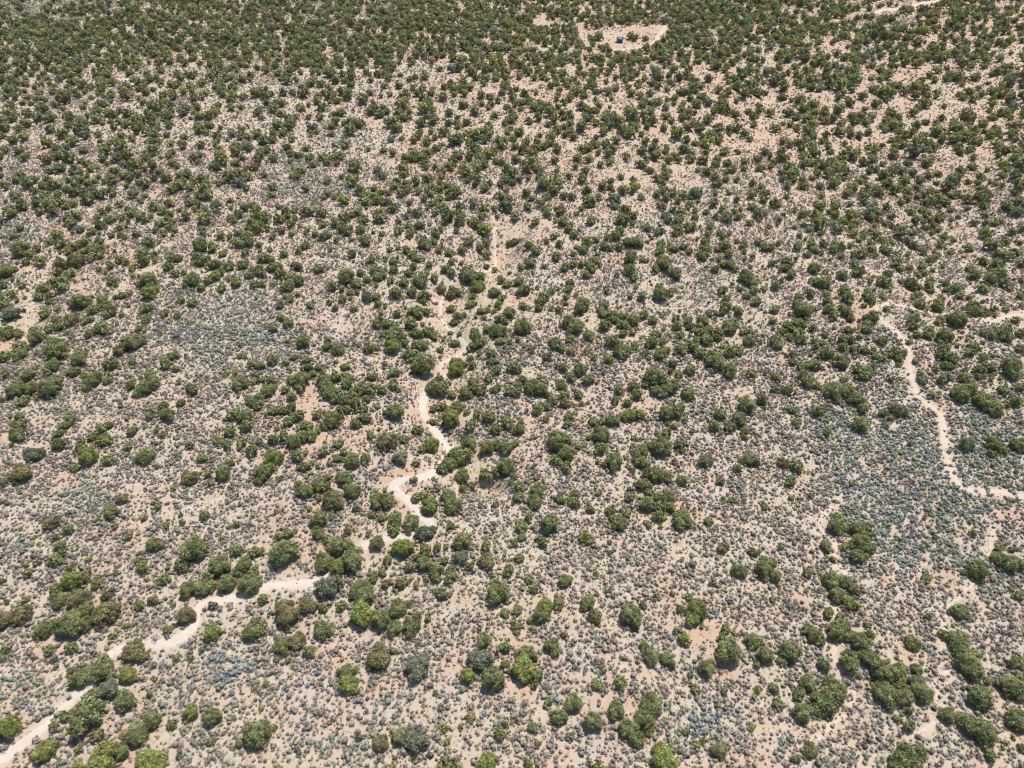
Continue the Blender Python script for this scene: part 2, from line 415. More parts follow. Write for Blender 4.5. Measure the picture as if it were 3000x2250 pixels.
def ground_attr(X, Y, Z):
    x, y, z = X.ravel(), Y.ravel(), Z.ravel()
    bare, sage, blue = maps(x, y, z)
    rd = road_dist(x, y)
    gr = smooth(.42, .72, fbm(x / 8 + 2, y / 8, 95, 3) + 0.10)
    up = .60 * smooth(140, 250, y) * smooth(-160, 60, x) + .25 * smooth(140, 250, y)
    return np.stack([np.maximum(bare * .95, np.clip(up * (.5 + fbm(x / 14, y / 14, 96, 3)), 0, .85)), gr * (1 - .3 * up), .35 * smooth(.9, .1, rd)], -1), bare, sage, rd
C, gb_, gs_, gr_ = ground_attr(X, Y, Z)
ny, nx = X.shape
idx = np.arange(ny * nx).reshape(ny, nx)
Q = np.stack([idx[:-1, :-1], idx[:-1, 1:], idx[1:, 1:], idx[1:, :-1]], -1).reshape(-1, 4)
V = np.stack([X.ravel(), Y.ravel(), Z.ravel()], -1)
M_GROUND = ground_mat()
g = mesh_obj('ground', V, Q, M_GROUND, C, smooth_shade=True, attr='Soil')
tag(g, 'tan and pinkish desert soil of the gently rolling plain', 'ground', kind='structure')

# ------------------------------------------------------------------ roads and paths
M_SAND = rough_mat('packed_sand', (.48, .405, .335), (.40, .33, .265), 1.5, .95, .3)
M_DIRT = rough_mat('dirt_track', (.46, .37, .285), (.39, .30, .22), 1.3, .95, .3)
M_WASH = rough_mat('silt_wash', (.46, .40, .335), (.38, .315, .25), 1.0, .95, .3)
def ribbon(key, name, mat, label, cat):
    C = ROAD_C[key]; W = ROAD_W[key]
    T = np.gradient(C, axis=0); T /= np.linalg.norm(T, axis=1)[:, None] + 1e-9
    N = np.stack([-T[:, 1], T[:, 0]], -1)
    s = np.arange(len(C)) * .6
    e1 = W / 2 * (.82 + .42 * vnoise(s / 3.0, s * 0 + 1.5, 201) ) + .25 * (vnoise(s / .9, s * 0, 203) - .5)
    e2 = W / 2 * (.82 + .42 * vnoise(s / 3.0, s * 0 + 8.5, 202) ) + .25 * (vnoise(s / .9, s * 0, 204) - .5)
    fade = np.minimum(1, np.minimum(np.arange(len(C)), np.arange(len(C))[::-1]) / 6 + .15)
    rows = []
    for f in (-1, -.6, 0, .6, 1):
        e = (e1 if f < 0 else e2) * fade
        P = C + N * (f * e)[:, None]
        z = height(P[:, 0], P[:, 1]) + (.045 if abs(f) < 1 else -.01)
        rows.append(np.stack([P[:, 0], P[:, 1], z], -1))
    V = np.stack(rows, 1).reshape(-1, 3)
    n = len(C); idx = np.arange(n * 5).reshape(n, 5)
    Q = np.stack([idx[:-1, :-1], idx[1:, :-1], idx[1:, 1:], idx[:-1, 1:]], -1).reshape(-1, 4)[:, ::-1]
    o = mesh_obj(name, V, Q, mat, smooth_shade=True)
    tag(o, label, cat, kind='structure')
ribbon('main', 'sandy_road', M_SAND, 'pale sandy road winding up from the bottom left corner to the hairpin bend', 'road')
ribbon('right', 'dirt_road', M_DIRT, 'narrow dirt road curving down through the green sage to the right edge', 'road')
ribbon('right_upper', 'dirt_road', M_DIRT, 'dirt road running level from the fork to the right edge', 'road')
ribbon('top', 'dirt_road', M_DIRT, 'distant dirt road slanting up to the top right', 'road')
ribbon('wash', 'wash', M_WASH, 'pale silt floor of the winding dry wash in the middle', 'wash')
M_CHAN = rough_mat('gully_silt', (.42, .335, .26), (.37, .275, .205), 1.0, .95, .3)
ribbon('c1', 'wash', M_CHAN, 'thin dry channel slanting down from upper right to the middle wash', 'wash')
ribbon('c2', 'wash', M_CHAN, 'thin dry channel climbing straight up from the middle wash', 'wash')
ribbon('c3', 'wash', M_CHAN, 'thin dry channel between two others above the middle wash', 'wash')
ribbon('c4', 'wash', M_CHAN, 'faint upper reach of the slanting dry channel', 'wash')
ribbon('c5', 'wash', M_CHAN, 'dry channel winding down the left side', 'wash')
ribbon('p7', 'dirt_road', M_DIRT, 'short dirt driveway by the shed clearing', 'road')
for k, l in (('p1', 'long thin footpath winding down the right side past the tree clumps'), ('p2', 'footpath slanting between trees near the lower right corner'),
             ('p3', 'short worn path just above the fork of the dirt road'), ('p4', 'short pale path right of the curving dirt road'),
             ('p5', 'faint distant track on the left below the dense woodland'), ('p6', 'faint distant level track above the middle'),
             ('p8', 'faint path leaving the left side of the curving dirt road'), ('p9', 'faint game trail below the right edge road')):
    ribbon(k, 'footpath', M_DIRT, l, 'path')

# ------------------------------------------------------------------ junipers
TREES = """
# 0 1690
20 30 60 o;230 0 70;545 75 90 g;630 30 140 g;720 10 120;825 50 110;1415 20 110;470 120 110;510 200 140;665 180 200 o;220 195 80 o;195 320 170 o;20 370 170 o;920 160 100;750 280 130;920 310 200 o;1210 240 100;1320 205 90 o;1495 240 60;1610 335 150 o;1625 110 140;1775 80 170;1960 60 150;1800 10 120;2150 70 180;1840 245 90 b;380 440 170;600 410 240;750 400 140;650 340 160;1100 420 60 g;975 500 80;1450 460 80;1835 485 150 g;2200 450 190;50 625 90;20 700 80;420 635 100;620 610 110;470 705 80 b;320 535 60;1150 630 190 o;1220 690 120;1100 840 160 g;1520 700 80 g;690 860 190;880 790 210;935 960 180 b;1075 1070 180;1335 880 60 g;1290 1020 70;800 1000 90;740 1180 300;560 1200 110;460 1290 100;75 1300 190 g;1650 1170 130 g;1840 1205 150;1305 1245 160;1180 1360 190;1485 1280 90 o;840 1370 120 o;380 1500 200 g;680 1495 80;2025 1220 50;2070 1440 90;900 1530 220 g;1040 1510 150;880 1620 230 g;1300 1600 240 g;670 1640 110 g
# 750 1690
20 40 100;630 80 200 b;60 190 100;270 340 190 o;250 260 150 o;185 240 60;440 240 160 o;575 270 90;735 250 100;915 320 210 g;930 110 170;870 100 150;940 180 150;1005 20 90;1120 60 90 o;1125 135 40;1255 55 120;1385 70 70;1340 20 50;1470 20 60;1550 10 100;1680 0 120;1610 140 120;2090 130 210;1225 270 170;1300 235 70;1080 370 170;1195 440 130;1350 410 170;1485 360 70;2150 310 90;580 460 160;220 600 130;350 550 160 o;465 645 110;315 660 50;1055 700 230 o;1175 640 80;1395 780 220 b;785 820 150;805 930 180 g;1970 545 130;1775 475 60;2150 610 120;1940 720 210 b;1830 860 130 g;2050 890 200;2150 760 90;2200 820 60;1850 1215 90 o;2105 1355 120;1075 1430 150 o;1240 1390 130;1385 1420 200 b;1990 1600 180 g;1185 1630 70 g;0 1360 230;315 790 30
# 1500 1690
150 20 90;190 105 90;460 30 130;290 260 150 g;400 230 120;240 340 130;45 290 100;40 420 100 o;40 480 60;150 380 60;190 450 70;650 220 140;735 150 50 o;720 340 130 o;1040 340 200;1130 240 80 d;345 590 130;375 660 80;1540 180 90;1460 280 80;1600 280 180;1560 360 140 g;1490 530 120 g;1430 460 80;1870 650 220;1850 450 90;1920 480 60;1810 530 80;2085 550 150;2190 680 140;1680 790 140;2120 760 70;130 660 160;100 790 220 g;200 840 130;190 930 80;1140 595 90;1200 690 140;1340 710 140;785 800 80;740 925 120;940 915 120;320 1080 90;530 1090 150;410 1210 140;180 1300 100;900 1150 160;710 1250 160;1200 1110 210;1000 1310 150;1140 1240 180;1080 1400 150;1190 1320 100;1590 970 100;1840 985 80;1780 1120 60;1310 1570 220 g;1380 1490 90;1650 1420 70;1780 1500 140;140 1610 90 g;2180 10 80
# 2250 1690
80 10 80;560 30 170;650 40 150;600 160 140;720 230 130 g;760 120 110 o;525 310 100;630 340 90;50 190 80;640 440 150;590 490 150;710 500 130;395 500 140;350 450 120;450 540 110;800 560 150;880 500 90;480 760 120;190 650 190;110 730 80;20 680 50;710 740 170;880 700 160;740 680 100;990 830 200;1120 860 160;1150 770 90;1280 800 100;1010 1000 200;1160 1010 200 o;1340 1010 170;1290 910 150 b;1250 570 130;1660 300 140;1530 500 100;1650 560 180;1680 650 160;1740 760 230;1790 680 120;1760 820 160;2180 150 110;2170 740 150;2100 940 210;2190 880 120;2170 1020 130;1830 1050 200;1550 1195 130;1760 1290 200;1870 1340 220;1700 1240 140;2160 1240 200;2200 1480 90;2060 1430 60;2120 1390 50;1920 1540 120;1220 1290 110 d;1120 1225 80;1215 1160 80 o;1220 1570 260;1300 1520 120;1120 1610 160;370 1500 130;240 1570 90;340 920 130;270 1010 120;560 960 200;510 1080 250;440 1050 150 g;300 1170 170;50 960 100;90 1100 110;1370 10 100;1830 10 110;1900 910 80;330 120 50;200 250 80 b
# 0 1130
130 40 150;210 30 120;200 130 110;320 90 80 o;280 20 130;360 10 110;440 20 170;10 120 70;165 270 90;170 330 120 o;150 410 140;610 280 110;560 340 100;500 410 100;510 505 115;700 475 75;935 340 90;880 370 100;800 440 90;905 470 120 g;1300 265 80;1310 210 60;1410 180 100;1440 250 130;1560 145 85;1140 390 95;1350 390 60;1400 415 80 g;1100 530 80;290 590 140 b;760 610 170 g;700 545 100;930 640 110;1245 605 150;1535 600 60;1745 625 95;645 710 85;1355 700 50 o;180 755 180 o;40 820 90 o;1630 790 150 o;1790 760 80;1930 750 140;1990 655 80;1820 850 70;2005 880 50;1880 470 90 g;1960 520 90;1990 400 110;1950 285 60;2030 245 120;2120 270 130;2130 350 120;2090 490 110;2180 560 120;2170 130 110;1660 30 110;1250 20 150;1130 15 80;790 5 100;1050 970 110 o;955 1090 130;1360 1035 80;1240 1140 70 o;1765 1115 100;1435 1210 70;430 1170 150 o;590 1245 95;480 1310 70;520 1380 100;545 1450 90;480 1505 120;610 1575 90;1105 1310 70;1335 1370 130;1680 1410 210;2040 1420 120;1225 1570 120 g;1000 1615 60;1570 1560 120;1905 1560 180;1780 1640 110;2190 1440 110;2110 1540 150;2190 1620 120;2050 1610 100;240 1620 90 o;1090 600 40 g;1640 500 90 b;1560 1110 50 o
# 750 1130
100 30 150;30 110 100;20 160 110;255 30 80;305 95 90;390 10 110;550 10 110;640 50 150;620 20 110;690 100 120;770 130 110;860 150 120;930 190 100;730 220 100;790 200 90;840 60 110;900 30 120;990 30 120;1080 40 90;955 115 80;1190 20 110;1570 5 190;1690 70 90;1820 60 130;1900 30 110;1950 60 80;2060 30 80;2190 50 100;1045 175 65;1205 230 145;1120 230 60;1530 200 75;1610 180 90;1735 190 130;1680 280 150 g;1530 310 80;1820 230 60;1910 240 80;2000 270 120;2170 320 120;1850 340 120;2070 375 110;1680 395 60 o;150 220 110;230 210 110;310 190 100;280 300 120;370 260 110;430 350 120;590 350 80;665 295 160;530 250 90 o;530 390 80;860 330 100;945 275 120;180 370 60;150 465 100;240 440 110;330 480 130;400 440 120;470 430 120;30 480 80;710 495 100;580 565 100;985 430 80;1395 390 105;1140 475 185 o;1280 465 95;1440 540 100;1520 515 140 g;150 625 170 g;350 615 110;430 575 60 o;420 690 120;535 690 60;640 675 60;700 630 80;760 570 80;830 645 150;945 620 100;1250 625 135 b;1385 670 75;1365 810 75 o;1840 500 130;1800 450 60;2000 530 140;2080 510 90;2160 530 130;1740 620 200;1830 590 100;1660 680 130;1600 720 110;1780 780 150;1860 870 90;1790 890 90;1530 800 40;1985 760 120;2080 750 100;2160 710 150;2200 830 60;70 740 150;30 820 90;200 800 70;370 850 90;430 900 140;530 850 130;600 800 80;590 870 110;540 970 70;765 800 150;835 915 130;670 980 190 o;870 1050 80 b;1030 940 110;1130 990 140;1050 1000 130;1570 880 70;1440 940 100;1380 970 90;1500 1040 160 g;1660 960 140;1700 1040 160;2070 1020 75;545 1155 140;650 1135 60;545 1275 130;800 1240 90 o;1000 1115 80 o;1090 1145 90;1200 1160 130;1190 1240 120;1345 1180 140;1680 1210 80 g;1465 1265 150 b;1785 1345 160;1045 1355 130;1270 1400 165 g;280 1270 110;230 1440 240;200 1310 80;40 1440 80;2200 1380 50;690 1390 180;800 1400 130;830 1510 190;590 1520 180;720 1560 150 g;610 1350 70;1140 1510 95;970 1280 60;1460 1420 120;1570 1400 80;1640 1390 60;1985 1380 110;1990 1510 150 o;1770 1480 130 b;1840 1560 90;1400 1480 90;1330 1560 100;1450 1540 130;1550 1590 130;1630 1510 80;1690 1600 120;2180 1600 110;1020 1640 80;1090 1610 80
# 1500 1130
40 50 110;150 30 110;240 30 130;425 5 80;310 80 80;345 130 100;310 190 80;215 205 110;450 85 100;460 155 105;575 75 100;545 170 50;605 155 60;655 145 45;300 290 70;490 270 90;480 330 90;545 240 60;75 310 60;65 380 110;20 500 80;5 400 50;920 40 90;1040 30 90;1080 80 110;895 130 80;1000 150 90;710 310 100;790 310 70;865 300 120;930 270 70;1010 250 130 g;1100 250 120 g;1250 40 120;1350 30 140;1310 60 110;1525 60 140;1400 130 60;1460 180 80;1330 240 130;1410 230 120;1495 290 65;1400 350 70;1340 400 115;1350 330 50;205 445 45;410 475 190;570 530 65 g;470 590 140;385 640 110;475 700 115;765 430 150;770 545 120;885 650 150;800 680 75;740 660 50 o;980 625 40;1025 705 60;1060 450 70 o;1290 530 180;1110 570 150;1180 520 80;1115 650 130;1450 500 110;1470 560 60;1405 640 50;1240 760 170;1350 810 90;1140 850 130;1185 920 85;1475 815 110;1680 640 130 b;2060 635 140;1950 715 90;2030 165 150;2165 120 110;1800 250 110;1750 350 110;1965 290 130;1880 350 120;2015 400 80;2015 450 60;1560 390 60 o;1800 820 90 b;55 870 110;55 965 100;215 910 130;200 1000 140;10 740 70;20 790 60;420 975 110;545 940 100;540 1010 110;745 930 60;680 1070 80 o;1020 960 100;850 1080 100;990 1110 80;870 1140 80;935 1190 140;1170 1030 130;1250 960 100;1350 970 130;1280 1050 120;1370 1050 110;1270 1120 120;1470 1150 180;1180 1200 75;1700 1170 85;1895 985 80;2180 1040 80;145 1130 80;80 1220 120;85 1310 80;325 1200 150;180 1220 50;265 1350 110;25 1360 70;630 1310 120 g;60 1490 90 o;1820 1400 110 o;2085 1430 100;1965 1590 140;2170 1580 140;2180 1500 80;205 800 60 o;845 1350 50 b;845 1440 60 b
# 2250 1130
170 40 100;60 30 90 b;340 10 80;430 5 80;570 40 160;690 40 140;520 70 100;610 130 70;760 110 130;820 200 100;205 205 95;435 220 110;250 320 90;515 410 80;800 340 130;1130 210 140;1060 275 80;990 240 80;1020 340 70;1420 75 80;1680 40 160;1760 30 110;1670 90 130;1850 120 150;1930 160 160;1970 220 120;2040 40 110;2150 140 110;2180 20 90;1720 505 130 d;1950 500 140;1940 590 90;2160 510 130;2200 320 60;2040 560 100;125 660 110 o;245 700 120;195 825 110;370 950 65;1230 500 60;605 1140 110;590 1210 150;640 1220 110;770 1240 130;860 1220 110;820 1290 110;500 1380 110;560 1500 70;660 1400 80;790 1350 150;860 1400 130;780 1480 130;700 1380 80;1770 1265 80;1990 1390 90;1820 1580 190;2000 1500 130;2080 1530 150;2170 1540 120;110 1390 75;40 1530 90;70 1640 120;10 1600 60;345 1610 110;640 1650 100
# 0 700
180 90 140;320 80 80;230 190 90;340 190 120;250 130 90;40 280 130;120 265 60;430 25 80;520 40 100;620 60 110;730 20 100;860 20 90;930 65 40;430 100 35;590 105 90;740 110 90;830 100 130;780 160 110;870 145 70;665 195 130 o;500 200 90;560 220 100;500 290 100;600 300 110;550 360 110;470 370 100;530 420 120;430 420 50;1280 40 110;1240 110 120;1335 125 60;1240 190 120;1340 190 60;1030 180 90;950 230 80;1090 200 80;1150 240 90;1150 320 60;1200 320 40;860 260 60;910 290 50;940 335 70 g;970 370 90;1000 400 50;1540 165 90;1470 160 100;1450 240 90;1520 300 80;1590 290 60;1370 30 40;1730 60 130;1830 70 120;1920 120 90;1740 190 120;1700 150 80;1650 350 150;1850 220 120;1980 230 110;1850 320 100 g;1800 360 80;1900 290 100;2060 40 110;2150 30 100;2120 110 90;2100 220 110;2190 280 80;2040 360 110;2150 310 90;2190 390 80;1740 425 75;1920 420 80;1910 450 50;1290 370 140;1210 390 80;1340 430 90;1290 460 140 g;1060 480 90;1120 465 70;1000 500 60;1110 570 55;190 400 75;240 440 40;210 505 45 o;360 430 100;340 500 90;110 480 80;30 400 80;30 500 90;40 560 110;90 640 140 b;380 650 100;430 490 60;420 550 60;390 600 50;465 560 30;500 610 60 o;690 550 130;760 540 90;620 560 90;880 520 90;920 560 90;860 580 90;800 610 110;960 620 110;920 660 80;1050 655 60 o;620 690 130 o;490 700 90;520 750 110;420 780 90;730 700 90;790 695 60;1265 600 110;1265 680 90;1260 710 70;1420 640 90;1540 660 80;1570 530 70;1660 550 90;1200 780 60;880 780 120;770 820 90;830 800 70;590 810 60;610 850 50;630 890 40;60 810 130;160 820 90;300 800 100;310 850 130;30 860 60;420 860 50;180 930 120;170 1000 130;40 1020 110 g;320 990 50;470 900 120;430 950 120;510 960 180;450 1020 100;680 1040 130;720 990 80;450 1090 130;300 1110 70;50 1165 80;150 1150 60;410 1150 90;630 1145 110;240 1180 110;150 1250 110;270 1250 130;470 1220 130;400 1270 90;1150 890 150 o;1060 870 70;1250 890 70;1030 960 120 o;1480 1005 100;1530 1010 60;1425 1080 105;1520 1120 70;960 1085 120;1150 1060 70;790 1220 150;730 1180 60;925 1165 60;930 1220 90;1300 1170 110;1320 1225 130;1240 1260 120;1540 1240 60;1650 1270 90;1130 1260 90 o;2070 1240 150;2190 1240 60;2070 1010 60;2170 1080 80;1960 1160 60;2030 1160 60;2190 1170 50;1530 840 60 b
# 750 700
25 50 70;120 90 60;30 100 50;420 60 90;370 110 70;240 130 80;640 90 60;835 130 85;700 5 70;830 5 50;940 15 110;60 170 100;110 170 90;150 240 110;40 290 100;30 240 70;210 300 100;360 235 100;545 250 110;290 340 110;370 360 110;270 400 130;60 380 80;15 390 60;150 390 60;990 180 95;1115 175 60;1190 195 90;1155 95 60;1230 75 55;1300 100 80;1350 130 80;1390 160 100;1460 35 130;1540 20 80;1580 100 70;1670 120 80;1780 100 85;1800 50 50 o;1850 15 90;1990 30 90;1935 80 80;2190 40 70;1690 195 75;1775 205 50;1990 130 90 o;1495 230 65;1480 290 50;1360 240 80;1320 290 90;1190 270 85;1030 270 110;1090 290 100;1060 320 110;900 290 80;960 350 80;780 330 140;870 380 110;1165 360 80;1280 380 90;1420 360 130;1430 310 60;1540 340 80;1640 260 80;1690 290 90;1810 280 110 o;1850 320 150;1800 325 110 b;1940 320 90;1990 240 60;2060 270 60;2120 360 80;2170 390 90;2110 330 60;1850 370 70;1915 415 140 g;2060 460 110;2120 510 80;660 410 100;740 430 70;810 460 70;875 455 60;750 510 90;820 510 50;960 500 110 b;1040 500 80;1055 560 75;1205 465 120;1040 400 50;1350 460 100;1450 490 110;1450 540 70;1490 505 50;1600 430 90 o;1690 430 70;1680 490 90;1740 460 90;1870 500 80;1860 560 100;2090 570 90 g;2060 620 60;2000 610 60;1945 620 80;1970 680 60;360 475 65;290 515 90;250 500 50;465 570 80;210 575 80 b;635 550 60;685 595 70;850 605 70;1080 645 50;1220 645 80;1115 590 40;1350 620 90;1400 630 120;1470 630 90;1685 600 80;1740 670 90;1710 720 80;1800 655 60;2190 640 110;2120 700 110;220 680 80;280 720 110;150 770 90;280 880 60;410 880 130;1040 740 90;1070 690 70;1140 730 120;1200 790 110;1100 820 90;1180 840 110;1270 850 90;1330 740 120;1500 730 30;1390 810 120;1470 800 110;1530 830 100;1420 910 130;1350 700 60;1180 930 140 g;1285 900 80;1590 960 70;1680 810 50;1755 820 50;1720 900 80;1680 910 50;1620 870 40;1890 800 80;1910 850 110;1890 920 110;1950 890 90;2000 780 80;2100 800 130;2070 820 100;2110 880 90;2190 890 60;2190 790 50;620 870 70;620 930 90;700 960 110;740 980 60;835 930 45;890 920 50;980 940 110;1050 940 60;145 1035 120;260 1070 70;330 1020 80;440 1040 90;690 1065 50;30 1090 90;450 1110 90;550 1110 80;480 1170 80;770 1105 80;1115 1080 55;1110 1115 40;1330 1000 120;1440 1100 200;1370 1040 110;1735 1070 130;1730 1130 150 g;1780 1090 90;1870 1090 90;1850 1030 60;1930 990 60;2030 990 110;2040 1060 90;2080 1130 110;2155 970 50;2195 1100 50;2010 1200 100;1000 1195 90;1200 1160 100;1190 1250 120;1540 1210 130;1540 1270 100;1640 1260 80;1880 1240 110;1970 1280 60;2090 1275 70;300 1220 90;390 1215 130;410 1250 80;590 1210 150;590 1260 120;690 1190 110;800 1200 90;790 1250 120;20 1170 60;30 1220 60;130 1230 110;350 1260 80
# 1500 700
30 20 80;145 55 90;200 100 100;60 90 40;160 200 110;80 240 80;300 20 60;410 40 80;640 30 100;730 10 60;740 130 60;720 180 80;380 150 90;530 130 60;560 70 50;620 95 90;800 60 90;850 80 70;720 80 50;930 60 90;1000 30 100;1080 30 110;280 235 55;460 240 90;530 210 80;600 220 70;680 250 100;640 310 80;550 290 45;650 210 60;760 225 50;840 190 35;500 380 85;490 430 80;550 480 50;1030 140 100;1020 180 100 d;1120 175 60;1160 180 60;1290 40 90;1280 100 100;1400 80 90;1370 50 60;1480 60 80;1530 110 70;1670 30 90;1660 100 120;1650 150 100;1840 60 110;1870 130 90;1770 90 60;2000 60 80;2010 110 60;1790 180 60;2010 170 50;2080 150 60 o;2190 70 90;2130 20 90;1940 20 50;1310 210 130;1240 260 90;1360 280 80;1420 300 110;1890 220 100;1930 260 70;1830 220 80;1760 260 80 d;1020 270 110;1050 330 100;990 300 60;910 310 60;2030 320 130;2080 370 110;1990 340 80;2090 440 90;1970 430 60;2030 490 80;1270 420 100;1280 480 130;1370 460 80;1820 440 100;1850 510 80;1850 580 110;1820 620 80;1960 620 100;1700 640 70;1770 640 60;2110 540 100;2060 240 50;2180 430 60;60 370 90;110 440 120;60 460 60;220 420 50;340 450 65;270 500 120;250 540 90;465 510 60;470 560 50;10 400 40;100 570 90;225 600 75;15 640 60;340 600 60;410 610 75;610 570 130;590 610 120;820 450 60;1070 410 55;1020 500 60 b;1120 500 90 b;800 570 100;770 610 80;780 650 80;870 650 120;950 660 90;890 700 90;800 750 120;960 740 100;1050 700 120;1140 650 90;1220 695 100;1300 655 55;1345 560 35;1420 680 90;1430 750 110;1520 710 90;1540 760 80;1450 620 40;1650 690 110;1630 740 70;1240 820 100;1220 890 120;1300 890 70;1190 910 90;1310 780 50;1450 830 90;1630 820 130;1700 790 100;1780 810 90;1680 870 120;1600 860 80;1770 860 80;1910 730 120;1890 780 120;1990 810 60;1850 740 80 b;2050 870 120;2060 810 90;2150 890 50;2170 830 40;90 770 140;130 790 80;50 740 60;50 870 60;10 830 30;500 720 130;550 760 140;430 745 60;670 830 110;500 860 90;380 900 120;340 880 70;430 950 80;510 970 90;645 965 70;240 880 40;170 930 75;170 970 60;100 935 40;300 1020 90 b;650 700 30;870 890 130;960 960 140;960 1000 110;1060 920 80;960 820 80;1040 810 70 o;1150 985 80;1280 990 120;1350 960 70;1090 1040 50;1180 1030 50;1470 950 110;1560 930 120;1620 990 110;1820 930 50;1880 970 120;1960 970 100;1780 1010 90;1760 1060 170;1720 1040 80;1880 1150 130;1730 1140 70 b;2070 1160 110 o;1540 1130 110;1220 1100 50;1390 1080 90 b;1370 1150 60 o;1200 1160 100;1230 1200 160;1150 1200 70;1160 1250 90;1300 1240 120;1400 1240 90;1440 1170 80;1380 1260 80;1050 1270 110;660 1220 100;430 1240 80;590 1120 130;440 1110 100;510 1200 90;710 1025 70;830 1045 100 g;790 1150 60 b;20 1110 130;90 1220 90;50 1270 90;180 1250 130;280 1250 90;240 1190 60;2190 1160 60 b
# 2250 700
20 80 80;90 40 60;255 60 100;370 50 90;400 90 90;480 40 80;340 130 80;600 60 110;560 90 90;650 70 60;630 150 70;460 130 50;540 180 40;710 55 60;790 10 60;880 30 60;1000 15 80;1080 30 60;820 130 100;760 130 90;890 90 80;930 140 60;1000 80 80;1030 110 80;1110 120 50;1210 20 80;1260 50 90;1340 110 80;1310 80 60;1480 60 80;1490 20 70;1580 110 80;1600 10 60;1730 80 90;1930 50 130;2060 20 80;2180 30 60;2070 140 110;2140 120 90;2190 210 90;1430 170 90;1390 180 60;1470 130 50;1510 240 50;1990 130 90;1860 200 90;1980 220 120;2010 280 110;1930 290 90;1930 350 120;2050 380 120;1860 430 110;2090 430 70;1745 250 80;1790 310 100;1740 330 60;40 210 80;160 210 110;150 250 100;750 210 100;790 280 110;750 300 70;400 250 120;500 280 60;200 310 90;640 310 100;120 350 50;70 400 90;40 430 40;430 370 110;490 380 120;520 330 70;370 470 90;510 470 70;1110 220 110;1140 250 100;1220 250 70;1330 240 80;1340 290 80;1420 270 50;1400 220 40;1300 310 60;1030 310 90;1010 370 120;960 380 70;880 360 60;790 375 45;1150 360 60;1230 380 110;1290 420 90;1290 480 70;1390 400 100;1400 350 70;1410 450 60;1530 380 80;1540 440 60;1640 430 110;1650 490 80;1740 500 70;1500 510 70;2190 360 60;2180 480 100;660 450 110;690 500 110;700 540 80;860 470 90;880 510 110;900 540 70;920 440 40;830 570 60;1000 500 70;1320 560 120;1460 590 110;1480 540 80;1250 510 50;1020 605 60;890 580 30;260 510 90;260 570 110;300 620 140;360 610 80;190 650 50;330 680 70;60 600 100;510 540 90;520 600 100;570 650 110;650 590 80;680 630 110;720 690 70;660 600 80;40 710 70;900 670 120;920 700 70;840 680 60;860 740 90;850 780 100;1260 690 100;1260 750 90;1220 710 60;1500 690 80;1560 680 90;1640 700 140;1470 720 60;1780 570 100;1780 620 120;1850 640 80;1950 600 80;2050 600 70;1960 660 50;1900 650 50;2140 700 80;2060 770 120;2020 820 130;1940 840 90;2080 860 90;1860 810 80;2180 820 90;240 710 90;170 760 110;290 740 90;260 800 110;130 800 80;60 870 110;90 920 90;190 850 80;290 870 100;380 770 80;490 830 70;400 880 70;410 930 80;470 900 60;700 780 90;640 870 90;720 870 90;650 930 90;740 950 80;790 850 60;750 1000 60;990 880 100;1220 890 60;1130 900 40;1290 830 80;1390 790 100;1390 830 90;1520 850 140;1500 890 90;1640 920 50;1590 840 50;2180 950 90;1780 930 90;1750 980 100;1830 950 40;1720 870 40;210 990 70;210 1060 80;280 1100 90;370 990 60;500 980 120;540 1000 80;440 1020 50;400 1090 130;640 1060 140;840 960 90;920 950 60;930 1010 90;980 1030 80;1110 980 110;1060 1000 70;1160 990 80;1130 1030 90;1130 1085 55;1280 1050 70;1320 1160 70;1520 960 120;1530 1010 120;1600 1030 90;1860 1020 80;1940 1010 50;800 1120 130;840 1170 130;910 1110 80;780 1190 60;70 1190 100;310 1180 110;340 1230 130;430 1260 70;660 1210 80;1530 1090 90;1450 1120 70;1590 1110 60;1530 1200 120;1490 1220 80;2100 1110 160;2110 1160 130;1920 1110 110;1830 1130 110;1870 1190 60;1820 1190 70;1710 1130 60;1690 1200 100;1680 1250 80;1760 1250 70;1930 1210 50;2050 1270 70;1070 1210 80 b;2180 1260 70;1340 1220 90 b
"""
rows = []
ox = oy = 0; tile = -1
for line in TREES.strip().splitlines():
    line = line.strip()
    if line.startswith('#'):
        ox, oy = [float(v) for v in line[1:].split()]; tile += 1; continue
    for it in line.split(';'):
        p = it.split()
        if len(p) < 3: continue
        k = 750.0 / 2212
        rows.append((ox + float(p[0]) * k, oy + float(p[1]) * k, float(p[2]) * k, p[3] if len(p) > 3 else 'n', tile))
# the same tree read in two neighbouring views is kept once
keep = []
for r in sorted(rows, key=lambda r: -r[2]):
    if all(q[4] == r[4] or math.hypot(q[0] - r[0], q[1] - r[1]) > .38 * q[2] for q in keep):
        keep.append(r)
rng = np.random.default_rng(7)
TX = np.array([r[0] for r in keep]); TY = np.array([r[1] for r in keep]); TW = np.array([r[2] for r in keep])
TK = [r[3] for r in keep]
# crown middle is about 0.36 of the width above the soil
x, y, t = hit(TX, TY)
D = TW * .95 * t / F
for _ in range(3):
    x, y, t = hit(TX, TY, 0.34 * D)
    D = TW * .95 * t / F
tree_list = []
for i in range(len(keep)):
    tree_list.append([x[i], y[i], D[i], TK[i], TX[i], TY[i], TW[i]])
tree_list.sort(key=lambda q: -q[6])
near = tree_list[:300]
rest = tree_list[300:]
